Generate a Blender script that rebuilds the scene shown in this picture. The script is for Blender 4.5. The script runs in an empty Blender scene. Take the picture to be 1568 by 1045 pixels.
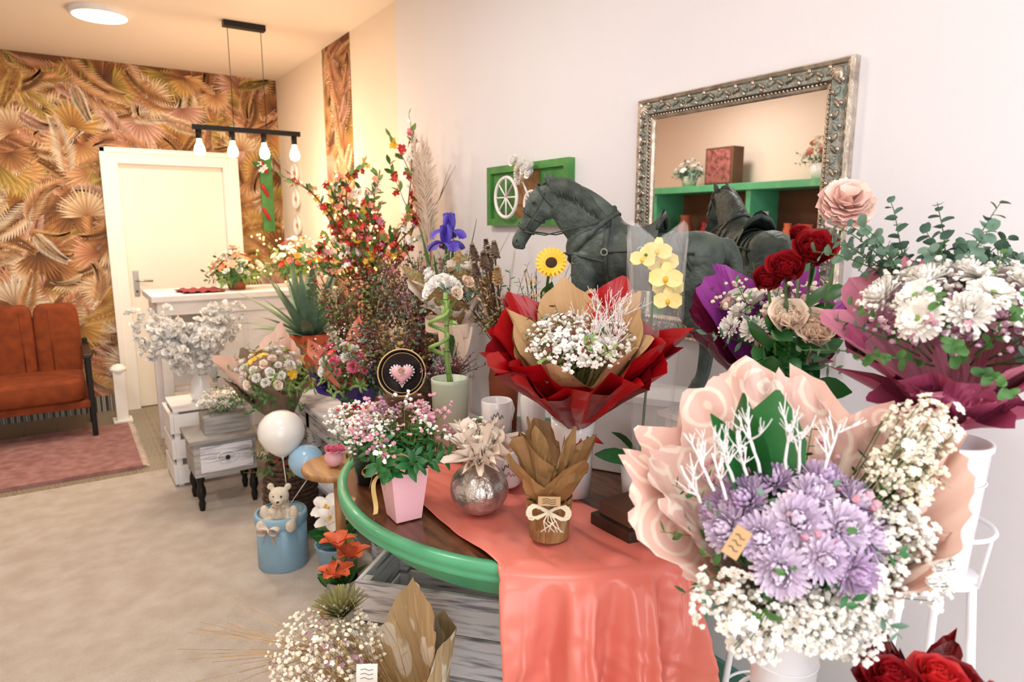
import bpy, math, random
import numpy as np
from mathutils import Vector, noise
rg=random.Random(11)
def rnd(a,b): return rg.uniform(a,b)
pi=math.pi
# ------------------------------------------------------------------ materials
def lin(h):
    h=h.lstrip('#');o=[]
    for i in (0,2,4):
        c=int(h[i:i+2],16)/255; o.append(c/12.92 if c<=.04045 else ((c+.055)/1.055)**2.4)
    return (*o,1)
MT={}
def mat(name,h1,h2=None,rough=.6,metal=0,scale=8,bump=0,bscale=60,emit=0,alpha=1,trans=0,sheen=0,coat=0,detail=3,lo=.35,hi=.65,stretch=None):
    m=bpy.data.materials.new(name);m.use_nodes=True;nt=m.node_tree;p=nt.nodes['Principled BSDF']
    p.inputs['Base Color'].default_value=lin(h1);p.inputs['Roughness'].default_value=rough;p.inputs['Metallic'].default_value=metal
    tc=nt.nodes.new('ShaderNodeTexCoord');src=tc.outputs['Object']
    if stretch:
        mp=nt.nodes.new('ShaderNodeMapping');mp.inputs['Scale'].default_value=stretch;nt.links.new(src,mp.inputs[0]);src=mp.outputs[0]
    if h2:
        n=nt.nodes.new('ShaderNodeTexNoise');n.inputs['Scale'].default_value=scale;n.inputs['Detail'].default_value=detail
        r=nt.nodes.new('ShaderNodeValToRGB');r.color_ramp.elements[0].position=lo;r.color_ramp.elements[1].position=hi
        r.color_ramp.elements[0].color=lin(h1);r.color_ramp.elements[1].color=lin(h2)
        nt.links.new(src,n.inputs['Vector']);nt.links.new(n.outputs[0],r.inputs[0]);nt.links.new(r.outputs[0],p.inputs['Base Color'])
    if bump:
        n=nt.nodes.new('ShaderNodeTexNoise');n.inputs['Scale'].default_value=bscale;n.inputs['Detail'].default_value=4
        b=nt.nodes.new('ShaderNodeBump');b.inputs['Strength'].default_value=bump;b.inputs['Distance'].default_value=.01
        nt.links.new(src,n.inputs['Vector']);nt.links.new(n.outputs[0],b.inputs['Height']);nt.links.new(b.outputs[0],p.inputs['Normal'])
    if emit: p.inputs['Emission Color'].default_value=lin(h1);p.inputs['Emission Strength'].default_value=emit
    if alpha<1: p.inputs['Alpha'].default_value=alpha
    if sheen: p.inputs['Sheen Weight'].default_value=sheen
    if coat: p.inputs['Coat Weight'].default_value=coat
    MT[name]=m;return m
mat('wall_white','#eae7eb','#e7e4e8',.85,scale=1.5,bump=.05,bscale=120)
mat('wall_warm_lit','#f3e5d5','#f0e1ce',.85,scale=1.5,bump=.05,bscale=120)  # warm lamp glow at the back is tinted into this wall colour
mat('wall_peach','#e9d3c6','#e6cfc1',.85,scale=1.5)
mat('ceiling_paint','#f5eadd','#f2e6d8',.9,scale=1)
mat('carpet','#c3b3a4','#d3c7bb',.95,scale=9,bump=.8,bscale=240,detail=10,lo=.34,hi=.68)
mat('rug','#b98a84','#905e5a',.95,scale=16,bump=.8,bscale=180,detail=6,lo=.3,hi=.75)
mat('door_paint','#f8f2e6','#f5eee1',.5,scale=2)
mat('frame_paint','#fdf9f1',None,.45)
mat('metal_gray','#b9b5ae',None,.3,1)
mat('black_metal','#17130f',None,.45,.3)
mat('black_gloss','#141214',None,.3)
mat('bulb','#ffd9a0',None,.3,emit=10)
mat('led','#ffb85a',None,.3,emit=14)
mat('lamp_panel','#fff8ee',None,.3,emit=4)
mat('white_paint','#f0edec','#e4e0dd',.5,scale=6)
mat('white_metal','#f3f3f7',None,.35,coat=.3)
mat('rust_fabric','#8e3f10','#77320c',.85,scale=14,bump=.15,bscale=200)
mat('dark_wood','#3c2417','#22140d',.45,scale=6,stretch=(1,8,1))
mat('table_wood','#6f4227','#472815',.3,scale=9,stretch=(6,1,1),coat=.3)
mat('light_wood','#b98a58','#96683c',.5,scale=7,stretch=(8,1,1))
mat('green_paint','#57ab7d','#4da174',.4,scale=10,coat=.15)
mat('green_dark_paint','#3c7d3c','#58994c',.5,scale=10)
mat('weathered','#8b8a93','#e6e3e6',.8,scale=5,stretch=(1.2,1.2,13),detail=8,bump=.4,bscale=20,lo=.34,hi=.50)
mat('weathered_grey','#8f8a86','#b5b1ac',.7,scale=5,stretch=(1,1,9),detail=8)
mat('coral_satin','#e08070','#d87365',.27,scale=3)
mat('bronze','#37433f','#525e57',.55,.1,scale=22,bump=.5,bscale=60,detail=7)
mat('bronze_dark','#2c3532','#454e47',.55,.15,scale=30,bump=.3,bscale=80)
mat('silver_frame','#b3a28c','#6f6a60',.38,.75,scale=40,bump=.3,bscale=120,detail=5)
mat('silver_light','#d6c8b8','#a39586',.3,.75,scale=30,bump=.2,bscale=100)
mat('patina','#75827c','#a39f92',.5,.5,scale=60,bump=.4,bscale=120)
mat('mirror_glass','#f4f4f4',None,.01,1)
mat('silver_leaf','#d0cac4','#a39c95',.26,.85,scale=30,bump=.5,bscale=60)
mat('tulle','#f1e2d4','#e8d5c3',.8)
mat('ribbon_cream','#efd6c0',None,.4)
mat('ribbon_gold','#d9b877',None,.35)
mat('pot_pink','#eeb9c2','#ecb4be',.4)
mat('pot_sage','#b4bda6','#aeb8a0',.45)
mat('pot_orange','#d9603a',None,.4)
mat('pot_black','#1d1b1c',None,.35)
mat('ceramic','#f3f1ef',None,.2,coat=.5)
mat('kraft','#a07a4e','#926c43',.7,scale=12,bump=.15,bscale=90)
mat('kraft_light','#cba679','#bf996b',.65,scale=10)
mat('kraft_gold','#ad8857','#846238',.4,.15,scale=5)
mat('kraft_print','#cdae82','#f1e2cc',.7,scale=14,detail=1,lo=.54,hi=.58)
mat('red_paper','#bb121c','#a30b15',.3,scale=4)
mat('red_dark','#6a0b12','#820e18',.32,scale=6)
mat('pink_paper','#ad5070','#9c4062',.4,scale=5)
mat('pink_paper_l','#cb8096','#bd6d84',.45,scale=5)
mat('purple_paper','#8b2b8d','#a244a0',.4,scale=5)
mat('burgundy','#7a143c','#5a0e2e',.4,scale=5)
mat('violet_paper','#4a2f8f','#3b2478',.45)
mat('peach_paper','#eec6b4','#f0cfbf',.6,scale=5)
mat('taupe_paper','#8d7b66','#7a6852',.6,scale=5)
mat('blue_box','#8db1c6','#86aac0',.5)
mat('balloon_w','#f1eee9',None,.25,coat=.4)
mat('balloon_b','#9cc3df',None,.25,coat=.4)
mat('plush','#f1e4d2','#e6d6bf',.95,scale=60,bump=.8,bscale=220)
mat('wicker','#6b5140','#3d2c22',.8,scale=60,bump=.8,bscale=90)
mat('wicker_l','#a98a5e','#7d6140',.8,scale=60,bump=.6,bscale=90)
mat('twig_white','#f3efee',None,.6)
mat('twig_brown','#4a3022','#6b4a33',.8,scale=20)
mat('stem_green','#5d7c3a','#47672d',.6)
mat('leaf_dark','#1f5a2a','#2f7236',.4,scale=12)
mat('leaf_mid','#4a7a35','#2f5c2a',.5,scale=12)
mat('leaf_light','#8aa85a','#6a8f45',.5,scale=12)
mat('leaf_euc','#6f8c7c','#54755f',.6,scale=12)
mat('leaf_agave','#5f7a66','#7e9a80',.5,scale=8)
mat('gyps','#f7f4ee','#ebe6da',.7)
mat('gyps_cream','#f3ebda','#e6dac0',.7)
mat('wax_pink','#dfa9b4','#c78798',.7,scale=30)
mat('wax_mauve','#b98ca0','#94647c',.7,scale=30)
mat('lilac','#d8bfdc','#c3a9ce',.6,scale=14)
mat('lilac_l','#eadcec','#d8c4df',.6,scale=14)
mat('pet_white','#fbf8f3','#f1ebe2',.55,scale=20)
mat('pet_peach','#fff0e0','#fbe0c9',.5,scale=14)
mat('pet_blush','#f9cfc4','#fae0d4',.55,scale=14)
mat('pet_red','#a50f1c','#7d0813',.5,scale=14)
mat('pet_red2','#d52a2a','#b81722',.5,scale=14)
mat('pet_pink','#e2698a','#ee94a8',.5,scale=14)
mat('pet_coral','#ef8a6b','#f3a58a',.5,scale=14)
mat('pet_yellow','#f1b21c','#f6c942',.5,scale=14)
mat('pet_paley','#f3e3a0','#ecd67c',.5,scale=14)
mat('pet_orange','#e0623a','#e8784e',.5,scale=14)
mat('iris','#4a36a8','#6a56c8',.5,scale=14)
mat('center_brown','#3a2412','#20120a',.9,bump=.8)
mat('center_yel','#d9c23a','#b8a82a',.8)
mat('dried_rust','#84443a','#5c3028',.9,scale=20)
mat('dried_olive','#76734a','#979058',.9,scale=20)
mat('dried_tan','#c7a677','#a88656',.9,scale=20)
mat('pampas','#f2e0cd','#e3c9b2',.95)
mat('tag','#c39f73',None,.7)
mat('tag_white','#efece6',None,.6)
mat('ink','#2a1c16',None,.7)
mat('burlap','#b59766','#98794c',.9,scale=80,bump=.7,bscale=120)
mat('cone_brown','#5a4030','#8c7763',.8,scale=30)
mat('scarf_red','#9c2430','#7d1a28',.6)
mat('terra','#a6583c','#8f4830',.7)
mat('deep_interior','#4a2d1f','#6b4630',.8,scale=3)
mat('box_print','#5a2f2a','#a8605a',.6,scale=22,detail=4)
mat('base_green','#5d8f80',None,.5)
mat('cellophane','#ffffff',None,.1,alpha=.14)
mat('clear_glass','#eef4f2',None,.04,alpha=.25,coat=.5)

def tile_mat(name,c1,c2,c3,s):
    m=bpy.data.materials.new(name);m.use_nodes=True;nt=m.node_tree;p=nt.nodes['Principled BSDF'];N=nt.nodes.new;Lk=nt.links.new
    tc=N('ShaderNodeTexCoord');sp=N('ShaderNodeSeparateXYZ');Lk(tc.outputs['Object'],sp.inputs[0])
    def mth(op,a,b=None):
        n=N('ShaderNodeMath');n.operation=op
        for i,x in enumerate((a,b)):
            if x is None: continue
            if isinstance(x,(int,float)): n.inputs[i].default_value=x
            else: Lk(x,n.inputs[i])
        return n.outputs[0]
    fx=mth('SUBTRACT',mth('FRACT',mth('MULTIPLY',sp.outputs[0],s)),.5);fy=mth('SUBTRACT',mth('FRACT',mth('MULTIPLY',sp.outputs[1],s)),.5)
    r=mth('SQRT',mth('ADD',mth('MULTIPLY',fx,fx),mth('MULTIPLY',fy,fy)))
    a=mth('ARCTAN2',fy,fx)
    pet=mth('ADD',mth('MULTIPLY',mth('COSINE',mth('MULTIPLY',a,8)),.09),.28)
    rg_=mth('SINE',mth('MULTIPLY',mth('SUBTRACT',r,pet),38))
    rp=N('ShaderNodeValToRGB');rp.color_ramp.interpolation='CONSTANT';e=rp.color_ramp.elements
    e[0].color=lin(c1);e[1].position=.33;e[1].color=lin(c2);q=e.new(.66);q.color=lin(c3)
    Lk(mth('ADD',mth('MULTIPLY',rg_,.5),.5),rp.inputs[0]);Lk(rp.outputs[0],p.inputs['Base Color']);p.inputs['Roughness'].default_value=.35
    MT[name]=m
tile_mat('floor_tile','#75695a','#b0a48c','#978a72',5.0)
tile_mat('skirt_tile','#3a3632','#c9bfae','#6f7266',7.0)
m=mat('rose_satin','#ecc8b4',None,.42);nt=m.node_tree;p=nt.nodes['Principled BSDF'];N=nt.nodes.new;Lk=nt.links.new
tc=N('ShaderNodeTexCoord');vo=N('ShaderNodeTexVoronoi');vo.inputs['Scale'].default_value=11;nz=N('ShaderNodeTexNoise');nz.inputs['Scale'].default_value=16
Lk(tc.outputs['Object'],vo.inputs['Vector']);Lk(tc.outputs['Object'],nz.inputs['Vector'])
ad=N('ShaderNodeMath');ad.operation='MULTIPLY_ADD';ad.inputs[1].default_value=26;Lk(vo.outputs['Distance'],ad.inputs[0])
mu=N('ShaderNodeMath');mu.operation='MULTIPLY';mu.inputs[1].default_value=7;Lk(nz.outputs[0],mu.inputs[0]);Lk(mu.outputs[0],ad.inputs[2])
si=N('ShaderNodeMath');si.operation='SINE';Lk(ad.outputs[0],si.inputs[0])
rp=N('ShaderNodeValToRGB');rp.color_ramp.elements[0].position=.3;rp.color_ramp.elements[0].color=lin('#e4b9ac');rp.color_ramp.elements[1].position=.8;rp.color_ramp.elements[1].color=lin('#f0d9c8')
Lk(si.outputs[0],rp.inputs[0]);Lk(rp.outputs[0],p.inputs['Base Color'])
# ------------------------------------------------------------------ mesh helpers
def rot(ax,a):
    c,s=math.cos(a),math.sin(a);M=np.eye(4)
    if ax=='x': M[1,1]=c;M[1,2]=-s;M[2,1]=s;M[2,2]=c
    if ax=='y': M[0,0]=c;M[0,2]=s;M[2,0]=-s;M[2,2]=c
    if ax=='z': M[0,0]=c;M[0,1]=-s;M[1,0]=s;M[1,1]=c
    return M
def tr(x,y=None,z=None):
    if y is None: x,y,z=x
    M=np.eye(4);M[:3,3]=(x,y,z);return M
def sc(x,y=None,z=None):
    if y is None: y=z=x
    return np.diag([x,y,z,1.0])
def fr(loc=(0,0,0),axis=(0,0,1),spin=0,s=1):
    z=np.array(axis,float);z/=np.linalg.norm(z)
    t=np.array([0,0,1.]) if abs(z[2])<.95 else np.array([1.,0,0])
    x=np.cross(t,z);x/=np.linalg.norm(x);y=np.cross(z,x)
    M=np.eye(4);M[:3,0]=x;M[:3,1]=y;M[:3,2]=z;M[:3,3]=loc
    return M@rot('z',spin)@sc(s)
class MB:
    def __init__(s): s.v=[];s.f=[];s.mi=[];s.sm=[];s.n=0;s.mats=[];s.M=np.eye(4)
    def add(s,V,F,mt,M=None,smooth=True):
        V=np.asarray(V,float)
        T=s.M if M is None else s.M@M
        V=V@T[:3,:3].T+T[:3,3]
        if mt not in s.mats: s.mats.append(mt)
        k=s.mats.index(mt);n=s.n
        s.v.append(V);s.f.extend([tuple(i+n for i in f) for f in F]);s.mi.extend([k]*len(F));s.sm.extend([smooth]*len(F));s.n+=len(V)
    def put(s,T,M=None,over=None):
        for V,F,mt in T: s.add(V,F,over or mt,M)
    def done(s,name,parent=None,bevel=0,remesh=0,solid=0,it=5,xmax=None):
        me=bpy.data.meshes.new(name);V=np.concatenate(s.v)
        if xmax is not None:
            o_=V[:,0]>xmax-.04;V[o_,0]=xmax-.04+.04*(1-np.exp(-(V[o_,0]-xmax+.04)/.04))
        c=V.mean(axis=0) if parent is None else np.zeros(3)
        me.from_pydata((V-c).tolist(),[],s.f)
        for k in s.mats: me.materials.append(MT[k])
        me.polygons.foreach_set('material_index',s.mi);me.polygons.foreach_set('use_smooth',s.sm);me.update()
        o=bpy.data.objects.new(name,me);bpy.context.collection.objects.link(o);o.location=c
        if parent: o.parent=parent
        if remesh:
            r=o.modifiers.new('r','REMESH');r.mode='VOXEL';r.voxel_size=remesh;r.use_smooth_shade=True
            r=o.modifiers.new('s','SMOOTH');r.iterations=it;r.factor=.6
        if solid: r=o.modifiers.new('so','SOLIDIFY');r.thickness=solid
        if bevel:
            r=o.modifiers.new('b','BEVEL');r.width=bevel;r.segments=3;r.limit_method='ANGLE';r.angle_limit=.7;r.harden_normals=False
        return o
def empty(name,loc=(0,0,0)):
    o=bpy.data.objects.new(name,None);bpy.context.collection.objects.link(o);o.empty_display_size=.05;return o
BF=[(0,3,2,1),(4,5,6,7),(0,1,5,4),(1,2,6,5),(2,3,7,6),(3,0,4,7)]
def box(mb,lo,hi,mt,M=None):
    x0,y0,z0=lo;x1,y1,z1=hi
    mb.add([(x0,y0,z0),(x1,y0,z0),(x1,y1,z0),(x0,y1,z0),(x0,y0,z1),(x1,y0,z1),(x1,y1,z1),(x0,y1,z1)],BF,mt,M,False)
def gridF(nu,nv,closed=False):
    F=[];w=nu if closed else nu+1
    for j in range(nv):
        for i in range(nu):
            a=j*w+i;b=j*w+(i+1)%w if closed else a+1
            F.append((a,b,b+w,a+w))
    return F
def lathe(mb,prof,mt,M=None,n=32,sx=1,sy=1,smooth=True):
    V=[]
    for r,z in prof:
        for i in range(n):
            a=2*pi*i/n;V.append((r*math.cos(a)*sx,r*math.sin(a)*sy,z))
    mb.add(V,gridF(n,len(prof)-1,True),mt,M,smooth)
def ell(mb,c,r,mt,M=None,n=14,e=1.0):
    V=[];m=max(6,n//2)
    if isinstance(r,(int,float)): r=(r,r,r)
    def p(x): return math.copysign(abs(x)**e,x)
    for j in range(m+1):
        t=-pi/2+pi*j/m
        for i in range(n):
            a=2*pi*i/n;V.append((c[0]+r[0]*p(math.cos(t))*p(math.cos(a)),c[1]+r[1]*p(math.cos(t))*p(math.sin(a)),c[2]+r[2]*p(math.sin(t))))
    mb.add(V,gridF(n,m,True),mt,M)
def tubeVF(pts,rad,n=6,ry=None,cap=True):
    pts=np.array(pts,float);k=len(pts)
    if isinstance(rad,(int,float)): rad=[rad]*k
    if len(rad)==2 and k!=2: rad=[rad[0]+(rad[1]-rad[0])*i/(k-1) for i in range(k)]
    V=[];px=None
    for i in range(k):
        d=pts[min(k-1,i+1)]-pts[max(0,i-1)];d=d/(np.linalg.norm(d)+1e-9)
        if px is None:
            t=np.array([0,0,1.]) if abs(d[2])<.9 else np.array([1.,0,0]);px=np.cross(t,d)
        px=px-d*np.dot(px,d);px/=np.linalg.norm(px)+1e-9;py=np.cross(d,px)
        for j in range(n):
            a=2*pi*j/n;V.append(pts[i]+px*math.cos(a)*rad[i]+py*math.sin(a)*rad[i])
    F=gridF(n,k-1,True)
    if cap and n>3: F=F+[tuple(range(n-1,-1,-1)),tuple((k-1)*n+j for j in range(n))]
    return V,F
def tube(mb,pts,rad,mt,n=6,M=None):
    V,F=tubeVF(pts,rad,n);mb.add(V,F,mt,M)
def petalVF(L,W,cup=.3,bend=.5,nu=4,nv=4,shape=.8,b0=.12,b1=.82,ruf=0,seed=0):
    V=[];x=z=0
    for j in range(nv+1):
        t=j/nv;w=W/2*max(.02,math.sin(pi*(b0+b1*t)))**shape;ph=bend*t*1.5
        if j: x+=math.sin(ph)*L/nv;z+=math.cos(ph)*L/nv
        for i in range(nu+1):
            u=-1+2*i/nu;dn=-cup*w*u*u+ruf*math.sin(u*5+seed)*t*L
            V.append((x+dn*math.cos(ph),u*w,z-dn*math.sin(ph)))
    return np.array(V),gridF(nu,nv)
def leafT(L,W,mt,bend=.5,fold=-.3,nv=5):
    V,F=petalVF(L,W,fold,bend,2,nv,1.0,.06,.92);return [(V,F,mt)]
def xf(V,M): return np.asarray(V)@M[:3,:3].T+M[:3,3]
def rose(mt,N=20,op=1.0,sd=0):
    r=random.Random(sd);Vs=[];Fs=[];n=0
    for k in range(N):
        f=k/(N-1)
        V,F=petalVF(.75+.2*f,.6+.8*f,.65-.3*f,-.45+1.0*f*f*op,4,5,.55,.18,.72)
        M=rot('z',k*2.4+r.uniform(-.2,.2))@tr(.02+.16*f,0,.16*(1-f))@rot('y',-.02+.55*f**1.2*op)
        V=xf(V,M);Vs.append(V);Fs+= [tuple(i+n for i in q) for q in F];n+=len(V)
    return [(np.concatenate(Vs),Fs,mt)]
def carnation(mt,N=70,sd=0,ruf=.09,W=.62):
    r=random.Random(sd);Vs=[];Fs=[];n=0
    for k in range(N):
        f=(k+.5)/N;th=1.55*math.sqrt(f)
        V,F=petalVF(.62*r.uniform(.85,1.1),W,.3,.3*r.uniform(-1,1.0),6,4,.45,.15,.62,ruf,r.uniform(0,6))
        V=xf(V,rot('z',k*2.39996)@rot('y',th)@tr(0,0,.3));Vs.append(V);Fs+=[tuple(i+n for i in q) for q in F];n+=len(V)
    return [(np.concatenate(Vs),Fs,mt)]
def mum(mt,N=110,sd=0,inc=-.9,L=.62,W=.2,amax=1.9):
    r=random.Random(sd);Vs=[];Fs=[];n=0
    for k in range(N):
        f=(k+.5)/N;th=amax*math.sqrt(f)
        V,F=petalVF(L*(.75+.45*f)*r.uniform(.9,1.1),W,.5,inc*(1-.6*f)+r.uniform(-.2,.2),2,4,.6,.2,.7)
        M=rot('z',k*2.39996)@rot('y',th)@tr(0,0,.35)
        V=xf(V,M);Vs.append(V);Fs+=[tuple(i+n for i in q) for q in F];n+=len(V)
    return [(np.concatenate(Vs),Fs,mt)]
def daisy(mt,mc,N=22,rows=2,sd=0,L=.95,W=.3,cr=.28):
    r=random.Random(sd);T=[]
    for q in range(rows):
        for k in range(N):
            V,F=petalVF(L*(1-.2*q),W,.2,.25+r.uniform(-.1,.1),2,3,.6,.2,.68)
            T.append((xf(V,rot('z',2*pi*(k+q*.5)/N)@tr(cr*.4,0,.05*q)@rot('y',1.35-.35*q+r.uniform(-.1,.1))),F,mt))
    m=MB();ell(m,(0,0,.1),(cr,cr,cr*.6),'center_yel',n=10);T.append((m.v[0],m.f,mc));return T
def ico():
    t=(1+5**.5)/2;V=np.array([(-1,t,0),(1,t,0),(-1,-t,0),(1,-t,0),(0,-1,t),(0,1,t),(0,-1,-t),(0,1,-t),(t,0,-1),(t,0,1),(-t,0,-1),(-t,0,1)],float);V/=np.linalg.norm(V[0])
    F=[(0,11,5),(0,5,1),(0,1,7),(0,7,10),(0,10,11),(1,5,9),(5,11,4),(11,10,2),(10,7,6),(7,1,8),(3,9,4),(3,4,2),(3,2,6),(3,6,8),(3,8,9),(4,9,5),(2,4,11),(6,2,10),(8,6,7),(9,8,1)]
    return V,F
IV,IF=ico()
def blossomT(mt,mc='center_yel'):
    T=[]
    for k in range(5):
        V,F=petalVF(1,.85,.3,.3,2,2,.6,.2,.66);T.append((xf(V,rot('z',k*2*pi/5)@rot('y',1.1)),F,mt))
    T.append((IV*.18,IF,mc));return T
def puff(mb,p,s,mt):
    a=rnd(0,6);V=IV*s*np.array([1,rnd(.7,1.1),rnd(.6,1)]);mb.add(V+np.array([rnd(-.25,.25)*s for _ in range(36)]).reshape(12,3),IF,mt,tr(p)@rot('z',a),False)
def cloud(mb,c,R,n,mt,s=.005,org=None,ms='stem_green',k=5,flower=None):
    c=np.array(c,float);R=np.array(R,float) if not isinstance(R,(int,float)) else np.array([R]*3)
    fl=blossomT(mt) if flower else None
    for i in range(n):
        while 1:
            d=np.array([rnd(-1,1) for _ in range(3)])
            if np.dot(d,d)<1: break
        p=c+d*R
        if fl: mb.put(fl,fr(p,(d[0]+rnd(-.5,.5),d[1]+rnd(-.5,.5),abs(d[2])+.5),rnd(0,6),s*rnd(.8,1.4)))
        else: puff(mb,p,s*rnd(.7,1.35),mt)
        if org is not None and i%k==0:
            o=np.array(org,float);mid=(o+p)/2+np.array([rnd(-.1,.1)*R[0] for _ in range(3)]);tube(mb,[o,mid,p],[.0012,.0007],ms,3)
def sprig(mb,p0,d,L,nl,ll,lw,ml,ms='stem_green',droop=.3,round_=False,sr=.0018,spread=.9,bend=.4):
    p=np.array(p0,float);d=np.array(d,float);d/=np.linalg.norm(d);pts=[p.copy()];k=8
    dirs=[]
    for i in range(k):
        d=d+np.array([rnd(-.08,.08),rnd(-.08,.08),-droop*.12]);d/=np.linalg.norm(d);p=p+d*L/k;pts.append(p.copy());dirs.append(d)
    tube(mb,pts,[sr,sr*.4],ms,4)
    T=leafT(ll,lw,ml,bend) if not round_ else [(*petalVF(ll,lw,.15,bend,4,4,.5,.12,.8),ml)]
    for i in range(nl):
        t=.2+.8*(i+.5)/nl;q=min(k-1,int(t*k));pp=pts[q]+(pts[q+1]-pts[q])*(t*k-q)
        M=fr(pp,dirs[q],i*2.4+rnd(-.4,.4),rnd(.75,1.15)*(1-.35*t))@rot('y',spread+rnd(-.25,.25))
        mb.put(T,M)
    return pts[-1]
def twig(mb,p,d,L,r,depth,mt,nb=3,ang=.6,tips=None,up=.15):
    p=np.array(p,float);d=np.array(d,float);d/=np.linalg.norm(d);pts=[p.copy()];k=5;ds=[]
    for i in range(k):
        d=d+np.array([rnd(-.16,.16),rnd(-.16,.16),rnd(-.1,.1)+up*.3]);d/=np.linalg.norm(d);p=p+d*L/k;pts.append(p.copy());ds.append(d.copy())
    tube(mb,pts,[r,r*.5],mt,5)
    if tips is not None:
        for i in range(2,k+1): tips.append((pts[i],ds[i-1]))
    if depth>0:
        for b in range(nb):
            q=rg.randint(1,k-1);v=np.array([rnd(-1,1),rnd(-1,1),rnd(-.3,1)]);v/=np.linalg.norm(v)
            twig(mb,pts[q],ds[q]+v*ang,L*rnd(.45,.7),r*.6,depth-1,mt,nb,ang,tips,up)
def tri(x): x=x%1.0;return 4*abs(x-.5)-1
def wrap(mb,mt,H,r0,r1,a0=0,a1=2*pi,n=96,m=10,pw=1.0,pleat=.08,k=9,peak=.15,kp=4,ph=0,M=None,curl=0,nz=.01,low=None,crease=.01,smooth=True,wide=None):
    V=[]
    for j in range(m+1):
        t=j/m
        for i in range(n+1):
            a=a0+(a1-a0)*i/n
            lf=1-(low[1]*(.5+.5*math.cos(a-low[0]))**2 if low else 0)
            top=1+peak*(tri(kp*a/(2*pi)+ph))*t
            r=(r0+(r1-r0)*(t*lf)**pw)*(1+pleat*t*tri(k*a/(2*pi)+ph*1.7))
            if wide: r*=1+wide[1]*t*(.5+.5*math.cos(a-wide[0]))**2
            r*=1+peak*.7*tri(kp*a/(2*pi)+ph)*t
            r+=curl*max(0,t-.75)**1.5*4
            z=H*t*top*lf-abs(curl)*max(0,t-.8)**1.5*2
            w=noise.noise(Vector((math.cos(a)*3+ph*9,math.sin(a)*3,t*3)))*nz
            w-=abs(noise.noise(Vector((math.cos(a)*7+ph*5,math.sin(a)*7,t*5))))*crease*2*(.3+t)
            V.append(((r+w)*math.cos(a),(r+w)*math.sin(a),z+w*.5))
    mb.add(V,gridF(n,m),mt,M,smooth)
def bow(mb,mt,s,M,w=.25):
    for sg in (-1,1):
        V=[];N=14
        for i in range(N+1):
            t=i/N;a=t*2*pi;x=sg*s*(.5-.5*math.cos(a))*1.0;z=s*.35*math.sin(a)
            for q in (-1,1): V.append((x,q*w*s*(.4+.6*math.sin(pi*t)),z))
        mb.add(V,[(2*i,2*i+1,2*i+3,2*i+2) for i in range(N)],mt,M)
        V=[]
        for i in range(7):
            t=i/6
            for q in (-1,1): V.append((sg*s*(.15+.45*t),q*w*s*.7,-s*1.3*t+.1*s*math.sin(t*6)))
        mb.add(V,[(2*i,2*i+1,2*i+3,2*i+2) for i in range(6)],mt,M)
    ell(mb,(0,0,0),(.14*s,.2*s,.16*s),mt,M,8)
def dome(n,A,sd=0):
    o=[]
    for i in range(n):
        f=(i+.5)/n;th=A*math.sqrt(f);a=i*2.39996+sd;o.append((math.sin(th)*math.cos(a),math.sin(th)*math.sin(a),math.cos(th)))
    return o
def ring(b,c,r,t,mt,M=None,n=32):
    V,F=tubeVF([(c[0]+r*math.cos(a),c[1]+r*math.sin(a),c[2]) for a in np.linspace(0,2*pi,n+1)],t,6);b.add(V,F,mt,M)
def aisle(M):
    d=np.linalg.inv(M)@np.array([0,0,1.3,1]);return math.atan2(d[1],d[0])
# ------------------------------------------------------------------ room
XW=1.70;YB=6.30;ZC=2.75;XL=-2.0;YF=-1.6
b=MB();box(b,(XL-.2,YF,-.1),(XW+.2,YB+.2,0),'floor_tile');b.done('floor')
b=MB();box(b,(-1.6,YF,.0005),(1.18,4.50,.012),'carpet');b.done('carpet_runner')
b=MB();box(b,(XL-.2,YF,ZC),(XW+.2,YB+.2,ZC+.1),'ceiling_paint');b.done('ceiling')
b=MB();box(b,(XW,3.73,0),(XW+.2,YB+.2,ZC),'wall_warm_lit');box(b,(XW-.012,YF,0),(XW+.2,3.73,ZC),'wall_white');b.done('wall_right')
b=MB();box(b,(XL-.2,YB,0),(XW,YB+.2,ZC),'wall_warm_lit');b.done('wall_back')
b=MB();box(b,(XL-.2,YF,0),(XL,YB,ZC),'wall_peach');b.done('wall_left')
b=MB();box(b,(XW-.03,YF,0),(XW-.0125,3.7,.09),'base_green');b.done('baseboard_right',bevel=.003)
b=MB();box(b,(XL,YB-.02,0),(.31,YB-.005,.13),'skirt_tile');b.done('baseboard_back')
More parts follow.
